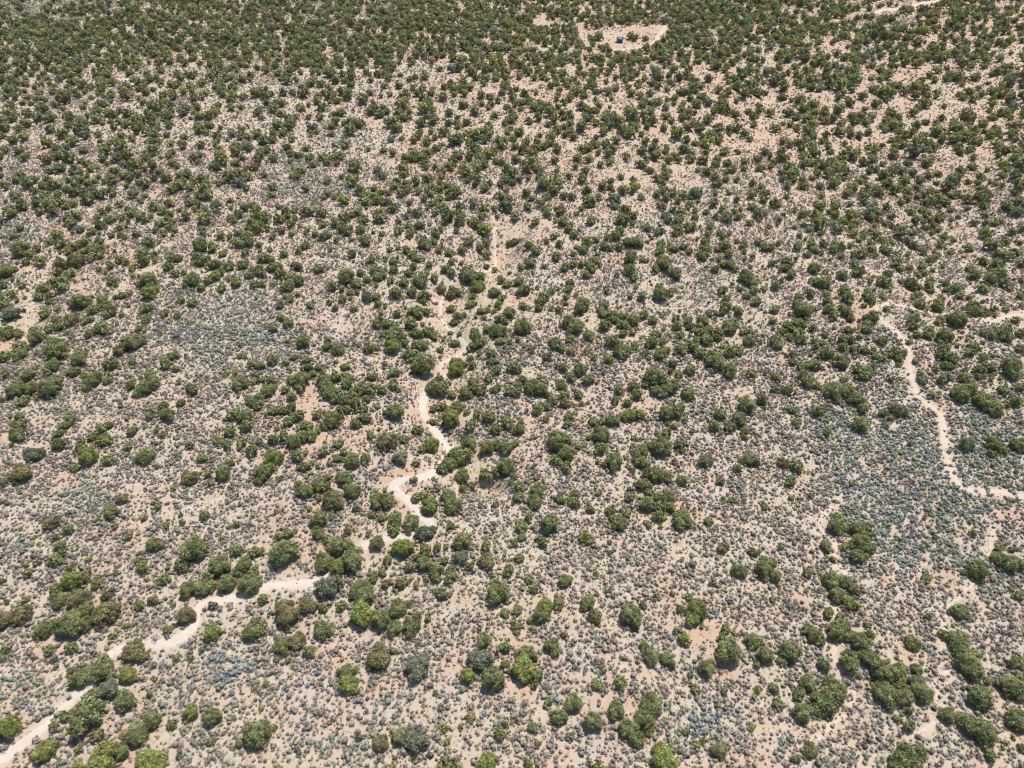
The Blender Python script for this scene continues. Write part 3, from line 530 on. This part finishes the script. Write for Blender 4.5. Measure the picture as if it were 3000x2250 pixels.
# the far woodland, thinned cell by cell as it stands
GRID = """35677666777778876455
88767767777667865555
88657776666566555555
67454454355555665455
54545453555655455556
45656552455666555666
36546542554546555546
56656433455544556554
35656345544435456664
44645554453345356664"""
GR = np.array([[int(c) for c in l.strip()] for l in GRID.strip().splitlines()], float) / 10
def grid_cov(px, py):
    gxp = np.clip((px - 75) / 150, 0, 18.999); gyp = np.clip((py - 35) / 70, 0, 8.999)
    ix = gxp.astype(int); iy = gyp.astype(int); fx = gxp - ix; fy = gyp - iy
    return (GR[iy, ix] * (1 - fx) + GR[iy, ix + 1] * fx) * (1 - fy) + (GR[iy + 1, ix] * (1 - fx) + GR[iy + 1, ix + 1] * fx) * fy
cand = []
n = 90000
cx = rng.uniform(-420, 3420, n); cy = rng.uniform(-110, 703, n)
fx_, fy_, ft = hit(cx, cy)
fb, fs, _b = maps(fx_, fy_)
frd = road_dist(fx_, fy_)
cl = fbm(fx_ / 9, fy_ / 9, 301, 3)
cellsz = {}
occ = {}
def free(x, y, r):
    ix, iy = int(x // 4), int(y // 4)
    for a in (ix - 1, ix, ix + 1):
        for b in (iy - 1, iy, iy + 1):
            for (qx, qy, qr) in occ.get((a, b), ()):
                if (qx - x) ** 2 + (qy - y) ** 2 < (.84 * (r + qr)) ** 2: return False
    return True
for q in tree_list:
    occ.setdefault((int(q[0] // 4), int(q[1] // 4)), []).append((q[0], q[1], q[2] / 2))
far_t = []
total_px = 3840 * 813
for i in range(n):
    cov = float(grid_cov(cx[i], cy[i]))
    if cov < 0: continue
    med = 3.05 + .75 * float(smooth(700, 330, cy[i])) + .35 * float(smooth(1700, 2300, cx[i]) * smooth(620, 400, cy[i]))
    Dm = float(np.clip(rng.lognormal(math.log(med), .27), 1.2, 5.8))
    a_px = .80 * (Dm * F / ft[i]) ** 2
    lam = -math.log(1 - min(cov * 1.05, .93)) / a_px * total_px / n
    lam *= .60 + .8 * smooth(.35, .62, cl[i])
    if fs[i] > .6: lam *= .45
    if frd[i] < Dm * .5: continue
    pxb, pyb = cx[i], cy[i]
    b = fb[i]
    if 1690 < pxb < 1950 and 84 < pyb < 112: continue
    if 1785 < pxb < 1845 and 100 < pyb < 158: continue
    if pyb < 150 and 1560 < pxb < 1980 and b > .6: continue
    lam *= (1 - .45 * b) * (1.9 if pyb < 190 else 1.0)
    if rng.random() > lam * 1.75: continue
    if not free(fx_[i], fy_[i], Dm / 2): continue
    occ.setdefault((int(fx_[i] // 4), int(fy_[i] // 4)), []).append((fx_[i], fy_[i], Dm / 2))
    far_t.append([fx_[i], fy_[i], Dm, rng.choice(['n', 'n', 'n', 'd', 'b', 'o', 'g'], p=[.3, .2, .1, .2, .06, .10, .04])])
# small junipers and saplings between the big ones, plus woodland just past the sides of the view
n2 = 5200
cx2 = rng.uniform(-380, 3380, n2); cy2 = rng.uniform(640, 2480, n2)
sx, sy, st = hit(cx2, cy2)
sb, ss, _ = maps(sx, sy); srd = road_dist(sx, sy)
for i in range(n2):
    inside = -10 < cx2[i] < 3010 and cy2[i] < 2260
    if srd[i] < 1.2: continue
    if inside:
        if rng.random() > .07 + .4 * smooth(1300, 750, cy2[i]): continue
        Dm = rng.uniform(.7, 1.3)
    else:
        if rng.random() > .12 + .5 * smooth(1400, 750, cy2[i]): continue
        Dm = float(np.clip(rng.lognormal(math.log(2.7), .35), 1.0, 5.0))
    if ss[i] > .7 and rng.random() < .6: continue
    if not free(sx[i], sy[i], Dm / 2): continue
    occ.setdefault((int(sx[i] // 4), int(sy[i] // 4)), []).append((sx[i], sy[i], Dm / 2))
    far_t.append([sx[i], sy[i], Dm, rng.choice(['n', 'd', 'b', 'o', 'g'])])
print('trees transcribed', len(tree_list), 'far', len(far_t), 'smallest individual px', near[-1][6])

TINT = {'n': (.222, .236, .104), 'g': (.250, .270, .088), 'o': (.240, .222, .110), 'b': (.205, .222, .145), 'd': (.182, .202, .100)}
BROWN = np.array((.26, .18, .10))
def ico(sub):
    import bmesh
    bm = bmesh.new(); bmesh.ops.create_icosphere(bm, subdivisions=sub, radius=1)
    v = np.array([p.co[:] for p in bm.verts]); f = np.array([[q.index for q in p.verts] for p in bm.faces]); bm.free()
    return v, f
ICO1 = ico(1); ICO2 = ico(2); ICO3 = ico(3)
def crown_mesh(seed, tint, nclump, nleaf, ls, core, quad=False, olive=False):
    """a juniper crown of radius 1: lumpy clumps of foliage sprays on an uneven dome"""
    r = np.random.default_rng(seed)
    tint = np.array(tint)
    Vs = []; Ts = []; Cs = []; off = 0
    ph = r.uniform(0, 6.28, 4); am = r.uniform(.05, .20, 4)
    el = r.uniform(.80, 1.22)
    Htop = r.uniform(.92, 1.22)
    def lobe(a):
        return 1 + am[0] * np.cos(2 * a + ph[0]) + am[1] * np.cos(3 * a + ph[1]) + am[2] * np.cos(5 * a + ph[2])
    cv, cf = core
    a = np.arctan2(cv[:, 1], cv[:, 0])
    rr = .66 * lobe(a) * (1 + .14 * (r.random(len(cv)) - .5))
    P = cv * rr[:, None] * np.array([el, 1 / el, .92]) + np.array([0, 0, .60])
    P[:, 2] = np.maximum(P[:, 2], .03)
    P[:, 2] *= Htop
    Vs.append(P); Ts.append(cf + off); off += len(P)
    Cs.append(np.tile(tint * .9, (len(P), 1)))
    for c in range(nclump):
        ga = c * 2.39996 + r.uniform(-.4, .4)
        zz = 1 - (c + .5) / nclump * 1.28 + r.uniform(-.06, .06)
        zz = float(np.clip(zz, -.30, .99))
        d = np.array([math.cos(ga) * math.sqrt(1 - zz * zz), math.sin(ga) * math.sqrt(1 - zz * zz), zz])
        R = .74 * lobe(ga) * r.uniform(.86, 1.10)
        cc = d * R * np.array([el, 1 / el, .88]) + np.array([0, 0, .60])
        cr = r.uniform(.20, .36)
        ctint = tint * r.uniform(.70, 1.35) * np.array([r.uniform(.92, 1.12), 1, r.uniform(.85, 1.15)])
        br = r.random() < (.42 if olive else .07)
        m = int(nleaf * (cr / .28) ** 2)
        q = r.normal(size=(m, 3)); q /= np.linalg.norm(q, axis=1)[:, None]
        q = q + d * .45; q /= np.linalg.norm(q, axis=1)[:, None]
        pos = cc + q * (cr * r.uniform(.60, 1.22, m))[:, None]
        pos[:, 2] *= Htop
        pos[:, 2] = np.maximum(pos[:, 2], .04)
        nr = q + r.normal(size=(m, 3)) * .45; nr /= np.linalg.norm(nr, axis=1)[:, None]
        tt = np.cross(nr, r.normal(size=(m, 3))); tt /= np.linalg.norm(tt, axis=1)[:, None] + 1e-9
        bb = np.cross(nr, tt)
        s = ls * r.uniform(.6, 1.35, m)[:, None]
        p0 = pos + tt * s; p1 = pos - tt * s * .6 + bb * s * .8; p2 = pos - tt * s * .6 - bb * s * .8
        V = np.stack([p0, p1, p2], 1).reshape(-1, 3)
        Vs.append(V); Ts.append(np.arange(m * 3).reshape(m, 3) + off); off += m * 3
        lc = ctint * r.uniform(.6, 1.45, m)[:, None]
        if br:
            k = r.random(m)[:, None] * .75
            lc = lc * (1 - k) + BROWN * k
        Cs.append(np.repeat(lc, 3, axis=0))
    return np.vstack(Vs), np.vstack(Ts), np.vstack(Cs)
M_FOL = foliage_mat('juniper_foliage', .30, .18, .9)
M_BARK = rough_mat('juniper_bark', (.21, .16, .12), (.12, .09, .07), 9, .95, .6)
def tube(P, R, seg=7):
    P = np.array(P, float); n = len(P)
    V = []; 
    for i in range(n):
        T = P[min(i + 1, n - 1)] - P[max(i - 1, 0)]; T /= np.linalg.norm(T)
        u = np.cross(T, [0.31, .9, .2]); u /= np.linalg.norm(u); w = np.cross(T, u)
        a = np.arange(seg) * 2 * pi / seg
        V.append(P[i] + R[i] * (np.cos(a)[:, None] * u + np.sin(a)[:, None] * w))
    V = np.vstack(V); Tt = []
    for i in range(n - 1):
        for j in range(seg):
            a = i * seg + j; b = i * seg + (j + 1) % seg; c = a + seg; d = b + seg
            Tt += [(a, b, d), (a, d, c)]
    e = len(V); V = np.vstack([V, P[-1][None], P[0][None]])
    for j in range(seg):
        Tt.append(((n - 1) * seg + j, (n - 1) * seg + (j + 1) % seg, e)); Tt.append(((j + 1) % seg, j, e + 1))
    return V, np.array(Tt)
def join(parts):
    Vs = []; Ts = []; o = 0
    for v, t in parts:
        Vs.append(v); Ts.append(t + o); o += len(v)
    return np.vstack(Vs), np.vstack(Ts)
def trunk_mesh(seed):
    r = np.random.default_rng(seed)
    parts = [tube([(0, 0, -.12), (0.01, 0.01, .08), (.03, -.02, .30), (.0, .03, .62)], [.13, .10, .075, .04])]
    for k in range(4):
        a = k * 1.57 + r.uniform(-.5, .5)
        parts.append(tube([(.01, 0, .12), (.18 * cos(a), .18 * sin(a), .30), (.42 * cos(a), .42 * sin(a), .55), (.60 * cos(a), .60 * sin(a), .80)], [.06, .05, .035, .015], 6))
    return join(parts)
TRUNKS = []
for s in range(3):
    v, t_ = trunk_mesh(500 + s)
    TRUNKS.append(mesh_obj('trunk', v, t_, M_BARK, smooth_shade=True, mesh_only=True))
CROWNS = {}
for k, cnt in (('n', 8), ('g', 4), ('o', 4), ('b', 3), ('d', 3)):
    CROWNS[k] = []
    for s in range(cnt):
        v, t_, c = crown_mesh(1000 + s * 7 + ord(k), TINT[k], 46, 100, .066, ICO3, olive=(k == 'o'))
        CROWNS[k].append(mesh_obj('crown', v, t_, M_FOL, c, mesh_only=True))

# --- labels: what a tree looks like and which one it is, counted from things one can find in the photo
MARKS = [("the hairpin bend of the sandy road", 1158, 1425), ("the S-bend of the sandy road's end", 1262, 1550), ("the sandy road where it meets the left edge", 10, 2225),
         ("the sandy road's bend at lower left", 568, 1810), ("the round tree at the sandy road's bend", 546, 1803), ("the widest straight of the sandy road", 850, 1712),
         ("the upper end of the sandy road", 1320, 1320), ("the bottom left corner", 0, 2250), ("the bottom right corner", 3000, 2250), ("the middle of the bottom edge", 1500, 2250),
         ("the top end of the long footpath", 2460, 1449), ("the footpath's kink at lower right", 2500, 1990), ("the lower end of the long footpath", 2396, 2171),
         ("the right road's lower bend", 2815, 1425), ("the fork of the right-hand dirt road", 2567, 900), ("the middle of the left edge", 0, 1125), ("the middle of the right edge", 3000, 1125),
         ("the exact centre of the photo", 1500, 1125), ("the pale bend of the dry wash", 1355, 1015), ("the striped pink rock", 1275, 888),
         ("the left edge three quarters down", 0, 1690), ("the right edge three quarters down", 3000, 1690), ("the bottom edge a quarter across", 750, 2250), ("the bottom edge three quarters across", 2250, 2250)]
ORD = ['nearest', 'second nearest', 'third nearest', 'fourth nearest', 'fifth nearest', 'sixth nearest', 'seventh nearest', 'eighth nearest', 'ninth nearest', 'tenth nearest',
       'eleventh nearest', 'twelfth nearest', 'thirteenth nearest', 'fourteenth nearest', 'fifteenth nearest']
DIRS = ['right of', 'upper right of', 'above', 'upper left of', 'left of', 'lower left of', 'below', 'lower right of']
big = [q for q in tree_list if q[6] >= near[-1][6]]
options = {}
for mi, (mn, mx_, my_) in enumerate(MARKS):
    sectors = {}
    for i, q in enumerate(near):
        dx, dy = q[4] - mx_, my_ - q[5]
        dist = math.hypot(dx, dy)
        if dist < 14: continue
        s = int(((math.degrees(math.atan2(dy, dx)) + 22.5) % 360) // 45)
        sectors.setdefault(s, []).append((dist, i))
    for s, L in sectors.items():
        L.sort()
        for rk, (dist, i) in enumerate(L[:15]):
            options.setdefault(i, []).append((rk * 60 + dist, f"{ORD[rk]} big one {DIRS[s]} {mn}"))
LOOK = {'n': 'green', 'g': 'bright yellow-green', 'o': 'olive brown-tipped', 'b': 'grey-green', 'd': 'dark green'}
labels = {}
used_l = set()
order = sorted(range(300), key=lambda i: min(options.get(i, [(9e9, '')]))[0])
for i in order:
    w = near[i][6]
    size = 'very large' if w > 72 else 'large' if w > 56 else 'medium' if w > 44 else 'smallish'
    for sc, txt in sorted(options.get(i, [])):
        l = f"{size} {LOOK[near[i][3]]} juniper, {txt}"
        if len(l.split()) <= 16 and txt not in used_l:
            used_l.add(txt); labels[i] = l; break
    else:
        labels[i] = f"{size} {LOOK[near[i][3]]} juniper about {int(round(near[i][4] / 30))} percent across, {int(round(near[i][5] / 22.5))} percent down the photo"
R2 = random.Random(3)
for i, q in enumerate(near):
    x, y, Dm, k = q[:4]
    e = bpy.data.objects.new('juniper_tree', None)
    e.empty_display_size = .5
    e.location = (x, y, float(height(x, y)) - .05)
    e.rotation_euler = (0, 0, R2.uniform(0, 6.28))
    s = Dm / 2 * R2.uniform(.96, 1.06)
    e.scale = (s, s, s * R2.uniform(.88, 1.05))
    COL.objects.link(e)
    tag(e, labels[i], 'juniper', 'junipers scattered over the sagebrush plain')
    c = bpy.data.objects.new('crown', R2.choice(CROWNS[k])); COL.objects.link(c); c.parent = e
    t_ = bpy.data.objects.new('trunk', R2.choice(TRUNKS)); COL.objects.link(t_); t_.parent = e

# --- the rest of the woodland as one mass
LOD = {}
for k in TINT:
    LOD[k] = {'a': [crown_mesh(3000 + s * 5 + ord(k), TINT[k], 22, 24, .15, ICO2, olive=(k == 'o')) for s in range(4)],
              'b': [crown_mesh(4000 + s * 5 + ord(k), TINT[k], 15, 14, .20, ICO1, olive=(k == 'o')) for s in range(4)],
              'c': [crown_mesh(5000 + s * 5 + ord(k), TINT[k], 11, 11, .25, ICO1, olive=(k == 'o')) for s in range(4)]}
Vs = []; Ts = []; Cs = []; off = 0
ALL = [q[:4] for q in rest] + far_t
AX = np.array([q[0] for q in ALL]); AY = np.array([q[1] for q in ALL]); AZ = height(AX, AY)
rng = np.random.default_rng(21)
for i, q in enumerate(ALL):
    dist = math.hypot(math.hypot(q[0], q[1]), CAM_H)
    w = q[2] / dist * F
    lod = 'a' if w > 24 else 'b' if w > 15 else 'c'
    if dist > 210 and lod == 'a': lod = 'b'
    v, t_, c = LOD[q[3]][lod][rng.integers(4)]
    a = rng.uniform(0, 6.28); s = q[2] / 2
    ca, sa = cos(a) * s, sin(a) * s
    P = np.empty_like(v)
    P[:, 0] = v[:, 0] * ca - v[:, 1] * sa + q[0]
    P[:, 1] = v[:, 0] * sa + v[:, 1] * ca + q[1]
    P[:, 2] = v[:, 2] * s * rng.uniform(.85, 1.1) + AZ[i] - .05
    Vs.append(P); Ts.append(t_ + off); off += len(P)
    Cs.append(c * rng.uniform(.85, 1.15))
V = np.vstack(Vs); T = np.vstack(Ts)
print('woodland tris', len(T), 'trees', len(ALL))
w_ = mesh_obj('juniper_woodland', V, T, M_FOL, np.vstack(Cs))
tag(w_, 'dense dark green juniper woodland and small junipers covering the plain', 'woodland', kind='stuff')

# ------------------------------------------------------------------ sagebrush
def shrub_proto(seed, nl, ls, core=True):
    r = np.random.default_rng(seed)
    Vs = []; Ts = []; off = 0
    if core:
        v, f = ICO1
        keepf = [q for q in f if v[q][:, 2].mean() > -.25]
        P = v * np.array([.33, .33, .30]) * (1 + .9 * (r.random(len(v))[:, None] - .5)); P[:, 2] += .28
        P[:, 2] = np.maximum(P[:, 2], -.03)
        Vs.append(P); Ts.append(np.array(keepf)); off = len(P)
    q = r.normal(size=(nl, 3)); q[:, 2] = np.abs(q[:, 2]) * .8 + .05
    q /= np.linalg.norm(q, axis=1)[:, None]
    asp = r.uniform(.75, 1.3); pos = q * np.array([.46 * asp, .46 / asp, .48]) * r.uniform(.45, 1.25, nl)[:, None]; pos[:, 2] += .12
    nr = q + r.normal(size=(nl, 3)) * .6; nr /= np.linalg.norm(nr, axis=1)[:, None]
    tt = np.cross(nr, r.normal(size=(nl, 3))); tt /= np.linalg.norm(tt, axis=1)[:, None]
    bb = np.cross(nr, tt); s = ls * r.uniform(.6, 1.4, nl)[:, None]
    V = np.stack([pos + tt * s, pos - tt * s * .6 + bb * s * .7, pos - tt * s * .6 - bb * s * .7], 1).reshape(-1, 3)
    Vs.append(V); Ts.append(np.arange(nl * 3).reshape(nl, 3) + off)
    return np.vstack(Vs), np.vstack(Ts)
LODS = [[shrub_proto(10 + s, 24, .17) for s in range(10)], [shrub_proto(30 + s, 15, .26, False) for s in range(8)], [shrub_proto(60 + s, 10, .34, False) for s in range(8)]]
rng = np.random.default_rng(99)
def shrub_field(y0, y1, step):
    ys = np.arange(y0, y1, step)
    P = []
    for yy in ys:
        c = yy * cos(PITCH) + CAM_H * sin(PITCH)
        hw = 1500 / F * c * 1.10 + 4
        xs = np.arange(-hw, hw, step)
        P.append(np.stack([xs, np.full(len(xs), yy)], -1))
    P = np.vstack(P)
    return P + rng.uniform(-.5, .5, P.shape) * step * 1.05
bands = [(34, 130, .56, 0), (130, 235, .68, 1), (235, 470, .98, 2)]
# tree shade raster so shrubs keep clear of trunks
tx = np.array([q[0] for q in tree_list] + [q[0] for q in far_t]); ty = np.array([q[1] for q in tree_list] + [q[1] for q in far_t]); tr_ = np.array([q[2] for q in tree_list] + [q[2] for q in far_t]) / 2
RX0, RY0, RS = -400.0, 0.0, .5
ras = np.zeros((1100, 1600), bool)
for a, b, c in zip(tx, ty, tr_):
    rr = c * .62
    i0 = int((a - rr - RX0) / RS); i1 = int((a + rr - RX0) / RS) + 1; j0 = int((b - rr - RY0) / RS); j1 = int((b + rr - RY0) / RS) + 1
    ras[max(j0, 0):max(j1, 0), max(i0, 0):max(i1, 0)] = True
Vs = []; Ts = []; Cs = []; off = 0
GREY = np.array((.262, .218, .175)); SAGEG = np.array((.222, .236, .176)); SAGEB = np.array((.222, .230, .220)); DRY = np.array((.36, .31, .20)); DARK = np.array((.16, .138, .108))
for y0, y1, step, lod in bands:
    P = shrub_field(y0, y1, step)
    x, y = P[:, 0], P[:, 1]; z = height(x, y)
    bare, sage, blue = maps(x, y, z)
    rd = road_dist(x, y)
    dens = .92 * (1 - .62 * bare)
    dens = dens * (.62 + .6 * smooth(.36, .6, fbm(x / 3.2, y / 3.2, 401, 3)))
    dens = dens * (1 - .45 * smooth(170, 260, y) * smooth(-120, 40, x))
    dens = np.maximum(dens, .97 * sage)
    dens = np.where(rd < .25, .0, np.where(rd < 1.0, dens * .5, dens))
    ii = np.clip(((x - RX0) / RS).astype(int), 0, 1599); jj = np.clip(((y - RY0) / RS).astype(int), 0, 1099)
    ok = (rng.random(len(x)) < dens) & ~ras[jj, ii]
    x, y, z, sage, blue, bare = x[ok], y[ok], z[ok], sage[ok], blue[ok], bare[ok]
    n = len(x)
    size = np.clip(rng.lognormal(-.62, .40, n), .2, 1.15) * (1 + .12 * sage) * (1 - .30 * bare) * (1.0 if lod < 2 else 1.05)
    bn = fbm(x / 5, y / 5, 402, 3)
    u = rng.random(n)
    isg = u < (.10 + .82 * sage + .25 * smooth(.56, .66, fbm(x / 2.2, y / 2.2, 403, 2)))
    isb = isg & (rng.random(n) < np.where(sage > .25, blue, .35) * (smooth(.42, .60, bn) * 1.5))
    c = np.where(isb[:, None], SAGEB, np.where(isg[:, None], SAGEG, GREY))
    dry = ~isg & (rng.random(n) < .10); c = np.where(dry[:, None], DRY, c)
    dk = ~isg & (rng.random(n) < .12); c = np.where(dk[:, None], DARK, c)
    c = c * rng.uniform(.78, 1.25, n)[:, None] * (1.0 + .22 * smooth(150, 260, y))[:, None]
    var = rng.integers(len(LODS[lod]), size=n)
    ang = rng.uniform(0, 6.28, n)
    print('shrub band', lod, n)
    for k, (v, t_) in enumerate(LODS[lod]):
        m = np.where(var == k)[0]
        if not len(m): continue
        s = size[m][:, None]; ca = np.cos(ang[m])[:, None]; sa = np.sin(ang[m])[:, None]
        PX = (v[None, :, 0] * ca - v[None, :, 1] * sa) * s + x[m][:, None]
        PY = (v[None, :, 0] * sa + v[None, :, 1] * ca) * s + y[m][:, None]
        PZ = v[None, :, 2] * s * rng.uniform(.8, 1.15, (len(m), 1)) + z[m][:, None]
        V = np.stack([PX, PY, PZ], -1).reshape(-1, 3)
        T = (t_[None] + (np.arange(len(m)) * len(v))[:, None, None]).reshape(-1, 3) + off
        off += len(V)
        Cc = np.repeat(c[m], len(v), axis=0).reshape(len(m), len(v), 3)
        tv = rng.uniform(.82, 1.2, (len(m), len(v), 1))
        Vs.append(V); Ts.append(T); Cs.append((Cc * tv).reshape(-1, 3))
V = np.vstack(Vs); T = np.vstack(Ts)
print('shrub tris', len(T))
M_SHR = foliage_mat('sagebrush_foliage', .15, .12, 2.5)
s_ = mesh_obj('sagebrush', V, T, M_SHR, np.vstack(Cs))
tag(s_, 'low grey, green and bluish sagebrush scrub covering the ground', 'sagebrush', kind='stuff')
# dry grass tufts between the scrub of the near ground
P = shrub_field(36, 150, .8)
x, y = P[:, 0], P[:, 1]; z = height(x, y)
ok = (rng.random(len(x)) < .25 + .75 * smooth(.45, .65, fbm(x / 8 + 2, y / 8, 95, 3) + .1)) & (road_dist(x, y) > .1)
x, y, z = x[ok], y[ok], z[ok]; n = len(x)
k = 9
a = rng.uniform(0, 6.28, (n, k)); L = rng.uniform(.12, .34, (n, k)); sp_ = rng.uniform(.02, .12, (n, k)); wd_ = rng.uniform(.02, .05, (n, k))
bx = x[:, None] + np.cos(a) * sp_; by = y[:, None] + np.sin(a) * sp_
A = np.stack([bx - np.sin(a) * wd_, by + np.cos(a) * wd_, np.repeat(z[:, None], k, 1) - .01], -1)
B = np.stack([bx + np.sin(a) * wd_, by - np.cos(a) * wd_, np.repeat(z[:, None], k, 1) - .01], -1)
Cc = np.stack([bx + np.cos(a) * L * .6, by + np.sin(a) * L * .6, z[:, None] + L * .7], -1)
V = np.stack([A, B, Cc], 2).reshape(-1, 3)
T = np.arange(len(V)).reshape(-1, 3)
gc = np.where(rng.random((n, 1)) < .75, np.array([[.43, .37, .235]]), np.array([[.33, .29, .22]])) * rng.uniform(.8, 1.2, (n, 1))
g_ = mesh_obj('dry_grass', V, T, M_SHR, np.repeat(gc, k * 3, axis=0))
tag(g_, 'short straw-coloured dry grass between the near shrubs', 'grass', kind='stuff')
del Vs, Ts, Cs, V, T

# ------------------------------------------------------------------ shed with a blue roof
def box(x0, x1, y0, y1, z0, z1):
    v = np.array([(x, y, z) for z in (z0, z1) for y in (y0, y1) for x in (x0, x1)], float)
    f = np.array([(0, 2, 1), (1, 2, 3), (4, 5, 6), (5, 7, 6), (0, 1, 4), (1, 5, 4), (2, 6, 3), (3, 6, 7), (0, 4, 2), (2, 4, 6), (1, 3, 5), (3, 7, 5)])
    return v, f
sx, sy, _ = hit(1815, 124)
sx, sy = float(sx), float(sy)
sz = float(height(sx, sy))
shed = bpy.data.objects.new('shed', None); shed.location = (sx, sy, sz - .1); shed.rotation_euler = (0, 0, radians(-4)); COL.objects.link(shed)
tag(shed, 'small shed with a blue metal roof beside the distant clearing', 'shed')
M_WALL = rough_mat('grey_boards', (.16, .15, .14), (.10, .09, .085), 5, .8, .3)
M_BLUE = rough_mat('blue_roof_metal', (.09, .13, .20), (.08, .11, .17), 3, .5, .05, .2)
M_TRIM = rough_mat('pale_trim', (.45, .42, .38), None, 3, .7, .05)
M_DARKM = rough_mat('dark_door', (.05, .05, .055), None, 3, .6, .05)
# four walls as one mesh, a low mono-pitch
mesh_obj('wall', *join([box(-1.45, 1.45, -1.05, -.97, 0, 1.9), box(-1.45, 1.45, .97, 1.05, 0, 2.25), box(-1.45, -1.37, -.97, .97, 0, 1.9), box(1.37, 1.45, -.97, .97, 0, 1.9)]), M_WALL, parent=shed)
rv, rf = box(-1.65, 1.65, -1.25, 1.25, 0, .07)
rv[:, 2] += 2.10 + rv[:, 1] * .17
ribs = []
for k in range(9):
    v, f = box(-1.6 + k * .4 - .03, -1.6 + k * .4 + .03, -1.24, 1.24, .072, .11); v[:, 2] += 2.10 + v[:, 1] * .17; ribs.append((v, f))
mesh_obj('roof', *join([(rv, rf)] + ribs), M_BLUE, parent=shed)
dr = mesh_obj('door', *box(-.35, .45, -1.095, -1.053, 0.02, 1.7), M_DARKM, parent=shed)
mesh_obj('handle', *box(.32, .37, -1.13, -1.097, .8, .95), M_TRIM, parent=dr)
wd = mesh_obj('window', *box(-1.15, -.65, -1.08, -1.053, .95, 1.45), M_DARKM, parent=shed)
mesh_obj('frame', *join([box(-1.21, -.59, -1.095, -1.054, 1.452, 1.51), box(-1.21, -.59, -1.095, -1.054, .89, .948), box(-1.21, -1.152, -1.095, -1.054, .948, 1.452), box(-.648, -.59, -1.095, -1.054, .948, 1.452)]), M_TRIM, parent=wd)

# ------------------------------------------------------------------ rocks and fallen wood in the wash
def rock(name, px, py, dims, seed, mat, label, rot=0, bands=False):
    r = np.random.default_rng(seed)
    v, f = ICO3
    P = v.copy()
    n = 1 + .35 * (fbm(v[:, 0] * 1.7 + seed, v[:, 1] * 1.7 + v[:, 2] * 1.3, seed, 3) - .5)
    P = P * n[:, None]
    P = np.sign(P) * np.abs(P) ** .8
    P = P * np.array(dims)
    x, y, _ = hit(px, py)
    P[:, 2] += dims[2] * .35
    o = mesh_obj(name, P, f, mat)
    o.location = (float(x), float(y), float(height(x, y))); o.rotation_euler = (0, radians(12), rot)
    tag(o, label, 'rock')
M_ROCK, nt, out = new_mat('banded_sandstone')
tc = node(nt, 'ShaderNodeTexCoord'); wv = node(nt, 'ShaderNodeTexWave'); wv.inputs['Scale'].default_value = 1.1; wv.inputs['Distortion'].default_value = 1.6
wv.bands_direction = 'DIAGONAL'
nt.links.new(tc.outputs['Object'], wv.inputs['Vector'])
cc = mixrgb(nt, 'MIX', wv.outputs['Fac'], (.30, .13, .10), (.62, .44, .38))
pb = node(nt, 'ShaderNodeBsdfPrincipled'); pb.inputs['Roughness'].default_value = .9
nt.links.new(cc, pb.inputs['Base Color']); nt.links.new(pb.outputs[0], out.inputs[0])
rock('rock_outcrop', 1273, 886, (.95, .75, .55), 4, M_ROCK, 'striped pink sandstone rock in the pale dry wash', .6)
M_TAN = rough_mat('tan_rock', (.50, .36, .26), (.36, .24, .17), 2, .95, .6)
M_LOG = rough_mat('grey_dead_wood', (.26, .22, .19), (.16, .13, .11), 8, .95, .5)
def log(px0, py0, px1, py1, r0, label, seed):
    r = np.random.default_rng(seed)
    x, y, _ = hit(np.array([px0, px1]), np.array([py0, py1]))
    n = 7; P = []
    for k in range(n):
        f = k / (n - 1)
        a = x[0] * (1 - f) + x[1] * f + r.uniform(-.06, .06); b = y[0] * (1 - f) + y[1] * f + r.uniform(-.06, .06)
        P.append((a, b, float(height(a, b)) + r0 * .9))
    P = np.array(P); base = P[0].copy()
    parts = [tube(P - base, np.linspace(r0, r0 * .45, n), 8)]
    for k in (2, 3, 4, 5):
        a = r.uniform(0, 6.28); L = r.uniform(.5, .9)
        q = P[k] - base
        parts.append(tube([q, q + np.array([cos(a) * L * .5, sin(a) * L * .5, .18]), q + np.array([cos(a) * L, sin(a) * L, .22])], [r0 * .45, r0 * .3, r0 * .12], 6))
    v, t_ = join(parts)
    o = mesh_obj('fallen_log', v, t_, M_LOG, smooth_shade=True); o.location = base.tolist()
    tag(o, label, 'log', 'fallen dead trunks')
log(1264, 915, 1286, 932, .17, 'dark fallen trunk lying in the wash below the striped pink rock', 1)
log(1286, 936, 1298, 926, .13, 'short broken trunk right of the dark trunk in the wash', 2)
log(1062, 1032, 1096, 1046, .12, 'bare fallen branch left of the wash beside a juniper', 3)
log(2005, 700, 2040, 708, .14, 'grey fallen trunk in the distant sage right of centre', 4)

# ------------------------------------------------------------------ render
scene.render.engine = 'CYCLES'
scene.cycles.filter_width = 1.0
scene.cycles.max_bounces = 4
scene.cycles.diffuse_bounces = 2
scene.cycles.transparent_max_bounces = 4
